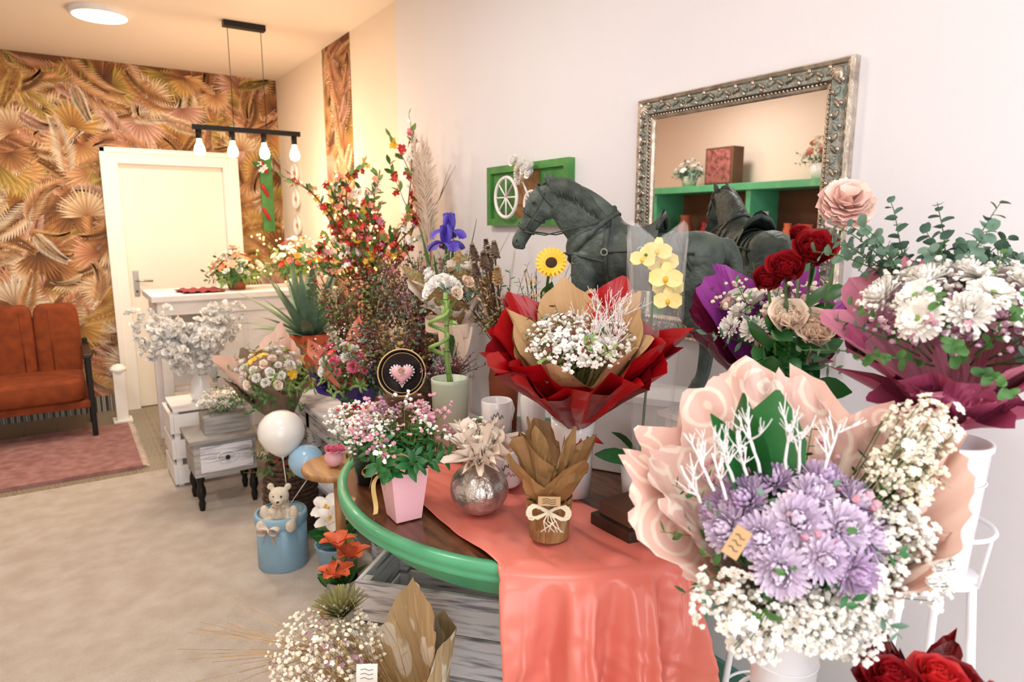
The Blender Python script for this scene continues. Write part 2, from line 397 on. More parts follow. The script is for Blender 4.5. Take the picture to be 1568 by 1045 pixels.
def wallpaper(name,W,H,origin,ux,nx,bg,nf,sd):
    r=random.Random(sd);V=[(0,0,0),(W,0,0),(W,H,0),(0,H,0)];F=[(0,1,2,3)];C=[lin(bg)]*4
    pal=[('#8f5229','#dda268','#f3cda0'),('#9a5f34','#ecc490','#f8e4c2'),('#87501f','#cf9646','#eac67c'),('#705220','#b3933f','#d8bc66'),('#8e4c28','#dd9468','#f0be98'),('#a57850','#f0d2ac','#fbefd9'),('#854e26','#d29252','#ecbe86'),('#5c341b','#a8683a','#d6a368'),('#935842','#dfa68c','#f2d0bc'),('#4e2c18','#8a5530','#bd8450')]
    lay=0
    g=.20;cols=max(1,int(W/g));rows=int(H/g);cells=[(i,j) for i in range(cols+1) for j in range(rows+1)]*nf;r.shuffle(cells)
    for (ci,cj) in cells:
        lay+=1;dz=.000006*lay+.0002
        cx=ci*g+r.uniform(-.12,.12);cy=cj*g+r.uniform(-.12,.12)
        p=r.choice(pal);c0,c1,c2=[lin(q) for q in p];rt=r.uniform(0,2*pi);L=r.uniform(.15,.27)
        if r.random()<.35:
            n=26
            for k in range(n):
                a=rt+(k/(n-1)-.5)*3.2;l=L*(1-.25*abs(k/(n-1)-.5))*r.uniform(.85,1.05);w=.010
                d=(math.cos(a),math.sin(a));q=(-d[1],d[0]);s=len(V)
                for (tt,ww,cc) in ((0,.1,c0),(.6,1,c1),(1,.05,c2),(.6,-1,c1)):
                    V.append((cx+d[0]*l*tt+q[0]*w*ww,cy+d[1]*l*tt+q[1]*w*ww,dz+(k%2)*.000003));
                    f=r.uniform(.9,1.1) if k%2 else r.uniform(.55,.8)
                    C.append((cc[0]*f,cc[1]*f,cc[2]*f,1))
                F.append((s,s+1,s+2,s+3))
        else:
            n=20;cv=r.uniform(-.8,.8)
            for k in range(n):
                t=k/n;px=cx+math.cos(rt+t*cv)*L*1.7*(t-.5);py=cy+math.sin(rt+t*cv)*L*1.7*(t-.5)
                for sg in (-1,1):
                    a=rt+t*cv+sg*(.85-.35*t);l=L*.62*(1-.55*t)*(.6+.4*min(1,t*4));w=.0085;d=(math.cos(a),math.sin(a));q=(-d[1],d[0]);s=len(V);f=r.uniform(.75,1.1)*(1 if sg>0 else .8)
                    for (tt,ww,cc) in ((0,.4,c0),(.45,1,c1),(1,.05,c2),(.45,-1,c1)):
                        V.append((px+d[0]*l*tt+q[0]*w*ww,py+d[1]*l*tt+q[1]*w*ww,dz));C.append((cc[0]*f,cc[1]*f,cc[2]*f,1))
                    F.append((s,s+1,s+2,s+3))
    V=np.array(V)
    V[:,0]=np.clip(V[:,0],0,W);V[:,1]=np.clip(V[:,1],0,H)
    O=np.array(origin);P=O+V[:,:1]*np.array(ux)+V[:,1:2]*np.array((0,0,1))+V[:,2:3]*np.array(nx)
    me=bpy.data.meshes.new(name);me.from_pydata((P-O).tolist(),[],F)
    ca=me.color_attributes.new('Col','FLOAT_COLOR','POINT');ca.data.foreach_set('color',np.array(C).ravel())
    m=bpy.data.materials.new(name+'_print');m.use_nodes=True;vc=m.node_tree.nodes.new('ShaderNodeVertexColor');vc.layer_name='Col'
    pp=m.node_tree.nodes['Principled BSDF'];m.node_tree.links.new(vc.outputs[0],pp.inputs['Base Color']);pp.inputs['Roughness'].default_value=.8
    me.materials.append(m);o=bpy.data.objects.new(name,me);bpy.context.collection.objects.link(o);o.location=O
wallpaper('wallpaper_back',3.7,2.75,(-2.0,YB-.001,0),(1,0,0),(0,-1,0),'#6b411f',4,3)
wallpaper('wallpaper_strip',.56,2.75,(XW-.001,5.04,0),(0,-1,0),(-1,0,0),'#6b411f',4,5)
# door
b=MB();box(b,(.33,6.20,0),(.43,6.293,2.08),'frame_paint');box(b,(1.20,6.20,0),(1.30,6.293,2.08),'frame_paint');box(b,(.43,6.20,1.98),(1.20,6.293,2.08),'frame_paint')
box(b,(.31,6.19,.0),(.35,6.205,2.1),'frame_paint');box(b,(1.28,6.19,0),(1.32,6.205,2.1),'frame_paint');box(b,(.31,6.19,2.06),(1.32,6.205,2.1),'frame_paint')
box(b,(.43,6.262,.005),(1.20,6.288,1.98),'door_paint')
box(b,(.465,6.252,.93),(.505,6.262,1.14),'metal_gray');b.done('door_1',bevel=.004)
b=MB();tube(b,[(.485,6.25,1.06),(.485,6.20,1.06),(.50,6.19,1.06),(.60,6.19,1.055)],.009,'metal_gray',10);ell(b,(.485,6.25,.97),(.008,.006,.01),'black_metal');b.done('door_handle')
def panel(x,y,s=.16):
    b=MB();lathe(b,[(0,-.03),(s*.9,-.03),(s*.93,-.032),(s,-.026),(s,0)],'white_paint',tr(x,y,ZC),40);lathe(b,[(0,-.034),(s*.88,-.034),(s*.9,-.03)],'lamp_panel',tr(x,y,ZC),40);b.done('ceiling_light')
panel(.32,4.89);panel(.32,2.2);panel(-1.2,4.0)  # first panel is in view; other two are added, unseen, for more light
b=MB();box(b,(.96,4.64,2.715),(1.21,4.70,2.75),'black_metal')
for x in (.985,1.185): tube(b,[(x,4.67,2.72),(x,4.67,2.10)],.0022,'black_metal',6)
box(b,(.74,4.655,2.085),(1.40,4.685,2.115),'black_metal')
for x in (.775,.97,1.165,1.36):
    tube(b,[(x,4.67,2.085),(x,4.67,2.03)],.018,'black_metal',12)
    lathe(b,[(.014,.0),(.016,-.02),(.03,-.05),(.033,-.072),(.026,-.095),(.0,-.106)],'bulb',tr(x,4.67,2.03),16)
b.done('pendant_lamp')
b=MB();box(b,(1.50,6.20,1.45),(1.60,6.225,2.12),'green_dark_paint');
for k in range(3): tube(b,[(1.555,6.19,1.55+.2*k),(1.50,6.18,1.65+.2*k)],.016,'pet_red2',6)
b.done('wall_plank_decor',bevel=.003)
for z in (1.93,1.72,1.50):
    b=MB();M=tr(1.698,5.80,z)@rot('y',-pi/2);lathe(b,[(0,.012),(.045,.012),(.07,.02),(.088,.035),(.09,.032),(.07,.0),(0,0)],'ceramic',M,28)
    b.put(blossomT('pet_coral'),M@tr(0,0,.02)@sc(.025));b.done('wall_plate')
e=empty('armchair')
b=MB()
for k in range(3):
    x=-.78+k*.28
    ell(b,(x+.14,5.93,.66),(.142,.07,.28),'rust_fabric',None,24,.35)
ell(b,(-.36,5.70,.37),(.42,.29,.085),'rust_fabric',None,28,.3)
for k in range(4):
    tube(b,[(-.63+k*.17,5.861,.46),(-.63+k*.17,5.857,.9)],.004,'rust_fabric',5)
b.done('cushions',e)
b=MB();box(b,(-.80,5.45,.24),(.07,6.0,.29),'rust_fabric')
for x in (-.83,.065):
    box(b,(x,5.46,0.028),(x+.035,5.50,.60),'black_metal');box(b,(x,5.98,0),(x+.035,6.02,.66),'black_metal');box(b,(x-.01,5.44,.59),(x+.045,6.02,.62),'dark_wood')
b.done('frame',e,bevel=.006)
b=MB();box(b,(-1.3,4.62,.0005),(.30,5.72,.026),'rug')
for k in range(110):
    y=4.63+k*.0099;tube(b,[(.30,y,.02),(.315,y+rnd(-.004,.004),.02),(.34,y+rnd(-.01,.01),.004)],[.003,.002],'pampas',3)
b.done('area_rug')
b=MB();box(b,(.21,5.78,.0),(.34,5.94,.025),'frame_paint');box(b,(.235,5.81,.025),(.315,5.90,.40),'frame_paint');lathe(b,[(.055,.40),(.06,.42),(.035,.45),(0,.46)],'frame_paint',tr(.275,5.855,0),20);b.done('small_white_pillar',bevel=.004)
# counter
b=MB();box(b,(.44,4.74,1.02),(1.66,5.30,1.06),'white_paint');box(b,(.47,4.77,.93),(1.64,5.27,1.02),'white_paint')
for x in (.47,1.58):
    for y in (4.77,5.21): box(b,(x,y,0),(x+.06,y+.06,.93),'white_paint')
box(b,(.53,4.80,.42),(1.60,5.24,.45),'white_paint');box(b,(.80,4.785,.06),(1.58,4.80,.93),'white_paint')
for k in range(4): box(b,(.82+k*.19,4.778,.12),(.98+k*.19,4.786,.88),'white_paint')
box(b,(.53,5.22,.45),(1.6,5.235,.93),'white_paint');b.done('white_counter',bevel=.005)
b=MB();V=[]
for j in range(9):
    for i in range(15):
        x=.62+.26*i/14;y=4.80+.30*j/8;V.append((x+.02*math.sin(j),y,1.0635+.016*abs(math.sin(i*.9+j*.4))))
b.add(V,gridF(14,8),'scarf_red');b.done('red_cloth',solid=.002)
def arrangement(x,y,z,R,H,cols,nfl,greens,pot=None,s=.02,leafn=14,leaf=.07):
    b=MB()
    if pot: lathe(b,[(0,0),(pot[1]*.75,0),(pot[1],pot[2]),(pot[1]*.9,pot[2]),(pot[1]*.85,pot[2]-.01),(0,pot[2]-.02)],pot[0],tr(x,y,z),24)
    zb=z+(pot[2] if pot else 0)
    for d in dome(leafn,1.35,rnd(0,6)): sprig(b,(x,y,zb-.01),(d[0],d[1],d[2]*.8+.15),H*rnd(.8,1.1),10,leaf,leaf*.35,rg.choice(greens),droop=.6)
    for i,d in enumerate(dome(nfl,1.3,rnd(0,6))):
        p=(x+d[0]*R*rnd(.7,1),y+d[1]*R*rnd(.7,1),zb+d[2]*H*rnd(.7,1));c=rg.choice(cols)
        tube(b,[(x,y,zb-.01),((x+p[0])/2,(y+p[1])/2,(zb+p[2])/2+.01),p],.0015,'stem_green',4)
        T=FL[c];b.put(T,fr(p,(d[0],d[1],d[2]+.3),rnd(0,6),s*rnd(.8,1.25)))
    return b
FL={}
for nm in ('pet_white','pet_peach','pet_blush','pet_red','pet_red2','pet_pink','pet_coral','pet_yellow','pet_orange','lilac'):
    FL['r_'+nm]=rose(nm,16,1.0,1);FL['b_'+nm]=blossomT(nm);FL['d_'+nm]=daisy(nm,'center_yel',16,1)
    FL['m_'+nm]=mum(nm,60,2,-.3,.6,.24,1.6)
arrangement(1.00,4.98,1.061,.19,.24,['r_pet_peach','b_pet_coral','r_pet_white','b_pet_orange'],40,['leaf_mid','leaf_light'],('terra',.07,.06),.03,24).done('peach_flower_arrangement')
arrangement(1.42,5.0,1.061,.19,.30,['r_pet_coral','b_pet_pink','r_pet_white','b_pet_red2'],40,['leaf_mid','leaf_light'],('ceramic',.07,.08),.03,22).done('coral_flower_arrangement')
b=MB()
for k in range(3): box(b,(.44,4.12,.03+.15*k),(.86,4.14,.14+.15*k),'white_paint');box(b,(.44,4.46,.03+.15*k),(.86,4.48,.14+.15*k),'white_paint');box(b,(.42,4.12,.03+.15*k),(.44,4.48,.14+.15*k),'white_paint')
for x in (.44,.82):
    for y in (4.14,4.43): box(b,(x,y,.0125),(x+.03,y+.03,.46),'white_paint')
box(b,(.44,4.12,.455),(.86,4.48,.47),'white_paint');b.done('white_slatted_crate',bevel=.003)
b=MB();lathe(b,[(0,0),(.05,0),(.07,.05),(.06,.12),(.045,.15),(.05,.16)],'ceramic',tr(.62,4.28,.471),24)
tips=[]
for k in range(9): twig(b,(.62,4.28,.6),(rnd(-.9,.9),rnd(-.7,.4),rnd(.2,1.1)),.36,.004,1,'twig_white',3,.7,tips)
BW=rose('pet_white',8,1.2,3)
for p,d in tips:
    for q in range(4): b.put(BW,fr(p+np.array([rnd(-.035,.035) for _ in range(3)]),(rnd(-1,1),rnd(-1,.3),rnd(-.3,1)),rnd(0,6),rnd(.02,.036)))
b.done('white_blossom_branches')
b=MB();box(b,(.45,3.66,.385),(.80,3.98,.405),'weathered_grey');box(b,(.47,3.68,.20),(.78,3.96,.385),'weathered_grey');box(b,(.50,3.668,.225),(.76,3.682,.365),'weathered')
V,F=tubeVF([(.63+.05*math.cos(a),3.664,.295+.03*math.sin(a)) for a in np.linspace(0,2*pi,21)],.003,6);b.add(V,F,'white_paint')
ell(b,(.63,3.655,.295),(.012,.012,.012),'black_metal')
for x in (.495,.76):
    for y in (3.70,3.93): lathe(b,[(.018,.2),(.022,.17),(.014,.15),(.022,.12),(.024,.09),(.013,.06),(.018,.04),(.012,.0),(0,0)],'black_metal',tr(x,y,.0125),16)
b.done('side_table',bevel=.003)
b=MB();box(b,(.54,3.74,.406),(.77,3.90,.50),'weathered_grey')
for i in range(18): b.put(FL['r_pet_white'],fr((rnd(.54,.76),rnd(3.74,3.89),.52+rnd(0,.05)),(rnd(-.5,.5),rnd(-1,0),1),0,rnd(.024,.038)))
for i in range(16): sprig(b,(.66,3.82,.49),(rnd(-1,1),rnd(-1,.6),rnd(.3,1)),.16,8,.03,.012,'leaf_euc')
cloud(b,(.66,3.82,.58),(.15,.1,.07),180,'gyps_cream',.006);b.done('white_flower_box')
def stems(b,p0,p1,n,r,mt='stem_green'):
    for i in range(n):
        a=rnd(0,6);q=r*math.sqrt(rnd(0,1));tube(b,[(p0[0]+q*math.cos(a),p0[1]+q*math.sin(a),p0[2]),(p1[0],p1[1],p1[2])],.002,mt,4)
b=MB();lathe(b,[(0,0),(.07,0),(.085,.12),(.08,.35),(.085,.44),(.075,.44)],'wicker',tr(.90,3.57,.0125),24)
b.M=fr((.90,3.55,.46),(-.25,-.35,1));wrap(b,'taupe_paper',.32,.03,.19,pleat=.12,k=7,peak=.25,kp=5,nz=.03);wrap(b,'peach_paper',.42,.03,.19,a0=pi*.2,a1=pi*1.4,pleat=.1,k=6,peak=.2,kp=3,ph=.3,nz=.03)
for i,d in enumerate(dome(34,1.2)):
    T=FL[rg.choice(['r_pet_white','m_pet_white','b_pet_yellow','m_pet_white','r_pet_peach','m_pet_peach'])];b.put(T,fr((d[0]*.17,d[1]*.17,.32+d[2]*.1),d,0,rnd(.02,.035)))
for d in dome(30,1.2,2): sprig(b,(d[0]*.05,d[1]*.05,.2),d,.28,10,.05,.02,rg.choice(['leaf_mid','leaf_light','leaf_light']))
b.done('peach_wrapped_bouquet')
b=MB();
for k in range(16):
    z=.025+k*.022;r=.10+.02*math.sin(k/15*pi);V,F=tubeVF([(.83+r*math.cos(a)+.004*math.sin(a*12+k*pi),3.22+r*math.sin(a),z) for a in np.linspace(0,2*pi,49)],.012,6);b.add(V,F,'wicker')
lathe(b,[(0,.014),(.1,.014)],'wicker',tr(.83,3.22,0));
for d in dome(20,1.3): sprig(b,(.83,3.22,.3),d,.22,12,.04,.02,rg.choice(['dried_olive','dried_rust','leaf_mid']))
b.done('wicker_basket')
b=MB();box(b,(1.0,2.55,.52),(1.66,4.55,.56),'weathered')
for x in (1.02,1.58):
    for y in (2.6,3.5,4.44): box(b,(x,y,0.0125),(x+.06,y+.06,.52),'weathered')
box(b,(1.02,2.58,.42),(1.64,4.52,.52),'weathered');box(b,(1.02,2.6,.12),(1.62,4.5,.15),'weathered');b.done('display_bench',bevel=.004)
b=MB();lathe(b,[(0,0),(.075,0),(.11,.28),(.115,.31),(.1,.31),(.095,.29),(0,.28)],'pot_orange',tr(1.18,3.95,.561),28)
for i in range(36):
    f=i/35;L=.38+.14*rnd(0,1);V,F=petalVF(L,.065,-.35,.35*f+.05,2,8,1.0,.28,.70);b.add(V,F,'leaf_agave',tr(1.18,3.95,.84)@rot('z',i*2.4)@rot('y',.1+1.05*f))
b.done('potted_agave',xmax=1.685)
b=MB();lathe(b,[(0,0),(.06,0),(.085,.16),(.09,.17),(.08,.17)],'wicker_l',tr(1.08,2.90,.561),24)
b.M=fr((1.08,2.88,.70),(-.3,-.35,1));wrap(b,'violet_paper',.20,.05,.18,pleat=.15,k=9,peak=.15,kp=5,nz=.02);wrap(b,'pet_coral',.27,.04,.16,a0=1.2,a1=4.6,pleat=.1,k=7,peak=.3,kp=4,nz=.02)
for d in dome(30,1.2,3): sprig(b,(d[0]*.05,d[1]*.05,.12),d,.26,12,.05,.016,rg.choice(['leaf_mid','leaf_euc','leaf_light']))
for i,d in enumerate(dome(22,1.1)): b.put(FL[rg.choice(['m_pet_white','b_pet_red2','r_pet_white','m_pet_pink','m_pet_white'])],fr((d[0]*.15,d[1]*.15,.2+d[2]*.1),d,0,rnd(.018,.035)))
cloud(b,(0,0,.3),(.16,.16,.1),160,'gyps',.004);cloud(b,(0,0,.3),(.17,.17,.1),80,'dried_rust',.005);b.done('purple_wrapped_bouquet')
# blossom tree
b=MB();lathe(b,[(0,0),(.08,0),(.10,.2),(.07,.36),(.06,.42),(.07,.45),(.06,.45)],'ceramic',tr(1.36,3.35,.561),28)
tips=[]
for (dx,dy,L) in ((0,-.1,.80),(.0,.25,.70),(-.12,.2,.66),(.0,-.26,.60),(-.15,.45,.66),(.0,.55,.62),(-.3,.25,.5),(-.1,.8,.7),(-.2,.65,.6),(-.15,-.1,.6)):
    twig(b,(1.34,3.35,.98),(dx,dy,1),L*.88,.007,2,'twig_brown',3,.60,tips,.04)
for p,d in tips:
    if p[0]>1.66 or p[2]>2.08: continue
    if rnd(0,1)<.70:
        c=rg.choice(['b_pet_red2','b_pet_red','b_pet_red2','b_pet_coral','b_pet_red2','b_pet_coral','b_pet_pink','b_pet_white','b_pet_yellow','b_pet_peach'])
        for q in range(2): b.put(FL[c],fr(p+np.array([rnd(-.02,.02) for _ in range(3)]),(rnd(-1,.5),rnd(-1,.4),rnd(-.2,1)),rnd(0,6),rnd(.014,.026)))
    for q in range(2):
        if rnd(0,1)<.6: b.put(leafT(.055,.024,rg.choice(['leaf_light','leaf_mid'])),fr(p,d+np.array([rnd(-1,1),rnd(-1,1),0]),rnd(0,6)))
b.done('blossom_branches',xmax=1.685)
b=MB()
tl=[t for t in tips if t[0][0]<1.64 and t[0][2]<2.08]
for p,d in rg.sample(tl,min(90,len(tl))): b.add(IV*.006+np.array(p)+np.array([rnd(-.02,.02) for _ in range(3)]),IF,'led')
for i in range(50): b.add(IV*.006+np.array([rnd(1.1,1.6),rnd(4.6,5.0),rnd(1.12,1.45)]),IF,'led')
b.done('fairy_lights',xmax=1.685)
b=MB();lathe(b,[(0,0),(.06,0),(.07,.2),(.045,.5),(.05,.52)],'ceramic',tr(1.56,3.05,.561),24)
for k in range(6):
    dx,dy=rnd(-.12,.05),rnd(-.15,.3);top=np.array([1.54+dx,3.05+dy,rnd(1.68,1.92)]);mid=np.array([1.55+dx*.5,3.05+dy*.5,1.4])
    tube(b,[(1.56,3.05,1.0),mid,top],.002,'dried_tan',4)
    for i in range(170):
        t=rnd(0,1);p=mid+(top-mid)*t;a=rnd(0,6);w=.05*math.sin(pi*(.1+.85*t));q=p+np.array([w*math.cos(a),w*math.sin(a),.06]);tube(b,[p,(p+q)/2+np.array([0,0,.01]),q],[.0026,.001],'pampas',3)
b.done('pampas_grass',xmax=1.685)
def dried(name,x,y,z,H,R,n,cols,pot,ph=.2,pr=.06,puffs=(.0065,9)):
    b=MB();lathe(b,[(0,0),(pr*.8,0),(pr,ph*.6),(pr*.85,ph),(pr*.75,ph)],pot,tr(x,y,z),24)
    for i in range(n):
        a=rnd(0,6.28);t=math.sqrt(rnd(0,1));d=np.array([R*t*math.cos(a),R*t*math.sin(a),H*rnd(.65,1)]);c=rg.choice(cols);p0=np.array([x,y,z+ph-.02])
        if (p0+d)[0]>1.65: d[0]=1.65-x-.01
        mid=p0+d*.5+np.array([0,0,.03*t]);tube(b,[p0,mid,p0+d],[.0018,.001],'twig_brown',4)
        for k in range(puffs[1]):
            f=rnd(.4,1);puff(b,p0+d*f+np.array([rnd(-.018,.018),rnd(-.018,.018),0]),puffs[0]*rnd(.6,1.5),c)
        if i%2==0: sprig(b,mid,d,H*.4,9,.035,.012,c,'twig_brown',0)
    return b.done(name,xmax=1.685)
dried('dried_flower_bunch',1.40,2.85,.561,.62,.28,120,['dried_rust','dried_olive','dried_rust','wax_mauve','leaf_euc','dried_tan'],'wicker',.25)
dried('dried_flower_bunch',1.22,3.2,.561,.60,.28,110,['dried_rust','dried_olive','pet_coral','leaf_mid','leaf_light','dried_tan'],'terra',.2)
dried('dried_flower_bunch',1.15,2.66,.561,.42,.24,110,['dried_rust','dried_olive','leaf_euc','burgundy','dried_tan'],'wicker',.18)
# iris
b=MB();lathe(b,[(0,0),(.05,0),(.055,.30),(.052,.30),(.048,.01),(0,.01)],'clear_glass',tr(1.40,2.62,.561),24)
for (x,y,z) in ((1.38,2.56,1.47),(1.42,2.66,1.42),(1.34,2.52,1.42)):
    tube(b,[(1.40,2.62,.6),(1.39,2.6,1.0),(x,y,z)],.004,'stem_green',6)
    for k in range(6):
        V,F=petalVF(.085,.055,.3,1.1 if k%2 else -.4,4,6,.6,.12,.72,.10,k*1.3);b.add(V,F,'iris',tr(x,y,z)@rot('z',k*pi/3+x*9)@rot('y',.95 if k%2 else .25))
    V,F=petalVF(.03,.02,.2,.9);b.add(V,F,'pet_yellow',tr(x,y,z)@rot('z',3.5)@rot('y',.8))
for i in range(9): V,F=petalVF(rnd(.4,.7),.025,-.3,rnd(0,.3),2,8,.8,.2,.75);b.add(V,F,'leaf_mid',tr(1.40,2.62,.85)@rot('z',rnd(0,6))@rot('y',rnd(.05,.3)))
b.done('iris_vase')
# burlap bouquet
BX,BY=1.14,2.06
b=MB();lathe(b,[(0,0),(.045,0),(.05,.25),(.045,.26)],'clear_glass',tr(BX,BY,.762),24);stems(b,(BX,BY,.77),(BX,BY,1.16),10,.02)
b.M=fr((BX,BY,1.15),(-.3,-.3,1));wrap(b,'burlap',.18,.02,.13,pleat=.1,k=6,peak=.3,kp=4,nz=.02);wrap(b,'tulle',.15,.02,.12,pleat=.15,k=8,peak=.25,kp=5,ph=.4,nz=.03)
b.put(carnation('pet_white',60,4),fr((-.02,-.04,.15),(-.1,-.4,1),0,.075))
for i,d in enumerate(dome(12,1.1)):
    if i>1: b.put(FL[rg.choice(['r_pet_white','m_pet_white','r_pet_peach'])],fr((d[0]*.11,d[1]*.11,.15+d[2]*.06),d,0,.026))
for d in dome(10,1.2): sprig(b,(0,0,.1),d,.18,8,.04,.018,'leaf_euc')
bow(b,'ribbon_cream',.085,fr((-.02,-.05,.03),(-.2,-1,.2)),.3)
b.M=np.eye(4)
for sx in (-.03,.0,.03):
    V=[]
    for i in range(14):
        t=i/13
        for q in (0,1): V.append((BX-.07+sx+.02*math.sin(t*5+sx*60)+q*.022,BY-.08-.02*q,1.16-.30*t))
    b.add(V,[(2*i,2*i+1,2*i+3,2*i+2) for i in range(13)],'ribbon_cream')
b.done('burlap_peony_bouquet')
b=MB();lathe(b,[(0,0),(.045,0),(.055,.2),(.04,.30),(.045,.31)],'terra',tr(1.28,1.98,.763),24)
def cone(b,p,s,ax=(0,0,1),mt='cone_brown'):
    M=fr(p,ax,0,s)
    for k in range(46):
        f=k/46;V,F=petalVF(.42*(1-.5*f),.42*(1-.4*f),.1,.4,2,2,.6,.2,.6);b.add(V,F,mt,M@rot('z',k*2.4)@tr(0,0,1.1*f-.4)@rot('y',1.4-1.0*f))
    ell(b,(0,0,0),(.22,.22,.6),mt,M,8)
for (x,y,z,s) in ((1.13,1.84,1.38,.048),(1.17,1.90,1.40,.048),(1.09,1.86,1.41,.044),(1.13,1.80,1.42,.044),(1.20,1.96,1.42,.046),(1.06,1.80,1.36,.042),(1.14,1.80,1.34,.046),(1.08,1.78,1.39,.044)):
    tube(b,[(1.28,1.98,1.05),(x,y,z)],.003,'twig_brown',5);cone(b,(x,y,z),s,(x-1.3,y-2.0,.6),rg.choice(['cone_brown','silver_leaf','cone_brown','dried_tan']))
for i in range(44): sprig(b,(1.27,1.98,1.06),(rnd(-1.2,-.1),rnd(-.9,.3),rnd(.9,2.0)),rnd(.24,.36),10,.03,.01,rg.choice(['dried_tan','dried_olive','leaf_mid','dried_tan']),'twig_brown')
b.done('pinecone_arrangement')
# sunflower
b=MB();lathe(b,[(0,0),(.035,0),(.04,.22),(.035,.23)],'ceramic',tr(1.16,1.63,.763),24);tube(b,[(1.16,1.63,.8),(1.16,1.60,1.15),(1.14,1.53,1.36),(1.125,1.495,1.395)],.004,'stem_green',8)
M=fr((1.12,1.49,1.398),(-.6,-.7,.45),0,.55)
for q in range(2):
    for k in range(20):
        V,F=petalVF(.06,.02,.2,.2,2,4,.7,.15,.8);b.add(V,F,'pet_yellow',M@rot('z',2*pi*(k+q*.5)/20)@tr(.022,0,q*.003)@rot('y',1.3-q*.2))
ell(b,(0,0,.002),(.032,.032,.013),'center_brown',M,16)
for k in range(6): b.put(leafT(.08,.04,'leaf_mid'),fr((1.15,1.57,1.08+.04*k),(rnd(-1,0),rnd(-1,.3),.5),rnd(0,6)))
for k in range(18): sprig(b,(1.15,1.60,1.10),(rnd(-.7,.3),rnd(-.9,-.1),rnd(1.3,2)),rnd(.26,.34),8,.03,.01,rg.choice(['dried_tan','dried_olive','leaf_mid','dried_tan']),'twig_brown')
b.done('sunflower_vase')
# wall sign
b=MB();box(b,(1.655,2.10,1.50),(1.687,2.13,1.76),'green_dark_paint');box(b,(1.655,2.67,1.50),(1.687,2.70,1.76),'green_dark_paint');box(b,(1.655,2.13,1.73),(1.687,2.67,1.76),'green_dark_paint');box(b,(1.655,2.13,1.50),(1.687,2.67,1.53),'green_dark_paint')
for k in range(3): box(b,(1.67,2.13+.18*k,1.53),(1.685,2.305+.18*k,1.73),('green_dark_paint','light_wood','green_dark_paint')[k])
M=tr(1.63,2.50,1.62)@rot('y',-pi/2);ring(b,(0,0,0),.085,.008,'twig_white',M)
for k in range(8): tube(b,[(0,0,0),(.085*math.cos(k*pi/4),.085*math.sin(k*pi/4),0)],.004,'twig_white',5,M)
M=tr(1.63,2.31,1.59)@rot('y',-pi/2);ring(b,(0,0,0),.05,.006,'twig_white',M)
for k in range(6): tube(b,[(0,0,0),(.05*math.cos(k*pi/3),.05*math.sin(k*pi/3),0)],.003,'twig_white',5,M)
tube(b,[(1.63,2.5,1.62),(1.63,2.40,1.72),(1.63,2.31,1.59)],.005,'twig_white',6)
for k in range(9): b.put(FL[rg.choice(['r_pet_white','m_pet_white','r_pet_peach'])],fr((1.63,2.36+rnd(-.07,.07),1.72+rnd(-.03,.05)),(-1,rnd(-.5,.5),.5),0,.03))
b.done('bicycle_wall_sign')
# mirror
def mirror():
    e=empty('wall_mirror');y0,y1,z0,z1=.985,1.735,1.13,1.915;xb=1.686
    prof=[(0,0),(0,.018),(.006,.030),(.014,.026),(.018,.020),(.024,.022),(.040,.030),(.052,.030),(.056,.020),(.062,.024),(.068,.022),(.072,.010)]
    pm=['silver_light']*4+['patina','patina','patina','silver_frame','silver_frame','silver_light','silver_light']
    b=MB();cs=[(y0,z0,1,1),(y1,z0,-1,1),(y1,z1,-1,-1),(y0,z1,1,-1)]
    for s in range(4):
        A=cs[s];B=cs[(s+1)%4]
        for i in range(len(prof)-1):
            q=[]
            for (c,pp) in ((A,prof[i]),(B,prof[i]),(B,prof[i+1]),(A,prof[i+1])): q.append((xb-pp[1],c[0]+c[2]*pp[0],c[1]+c[3]*pp[0]))
            b.add(q,[(0,1,2,3)],pm[i],None,False)
    for s in range(4):
        A=np.array(cs[s][:2]);B=np.array(cs[(s+1)%4][:2]);L=np.linalg.norm(B-A);d=(B-A)/L;nrm=np.array([-d[1],d[0]]);
        n=int(L/.028)
        for k in range(1,n):
            p=A+d*L*k/n+nrm*.034
            if min(L*k/n,L-L*k/n)<.03: continue
            a=math.atan2(d[1],d[0]);M=tr(xb-.031,p[0],p[1])@rot('x',a+(.6 if k%2 else -.6));ell(b,(0,0,0),(.006,.014,.0055),'silver_frame' if k%3 else 'patina',M,8)
            ell(b,(0,.0,0),(.005,.006,.006),'silver_light',tr(xb-.032,*(p+nrm*.012*(1 if k%2 else -1))),6)
        n=int(L/.012)
        for k in range(2,n-1):
            p=A+d*L*k/n+nrm*.059
            if min(L*k/n,L-L*k/n)<.062: continue
            ell(b,(0,0,0),(.004,.004,.004),'silver_light',tr(xb-.024,p[0],p[1]),6)
    for c in cs:
        for k in range(5):
            a=k*.4;ell(b,(0,0,0),(.009,.02,.008),'silver_light',tr(xb-.03,c[0]+c[2]*(.03+.012*math.cos(a)),c[1]+c[3]*(.03+.012*math.sin(a)))@rot('x',a*c[2]*c[3]),8)
    b.done('frame',e)
    b=MB();b.add([(xb-.012,y0+.07,z0+.07),(xb-.012,y1-.07,z0+.07),(xb-.012,y1-.07,z1-.07),(xb-.012,y0+.07,z1-.07)],[(0,3,2,1)],'mirror_glass',None,False);b.done('glass',e)
    b=MB();box(b,(xb-.008,y0+.01,z0+.01),(xb+.001,y1-.01,z1-.01),'dark_wood');b.done('backing',e)
mirror()
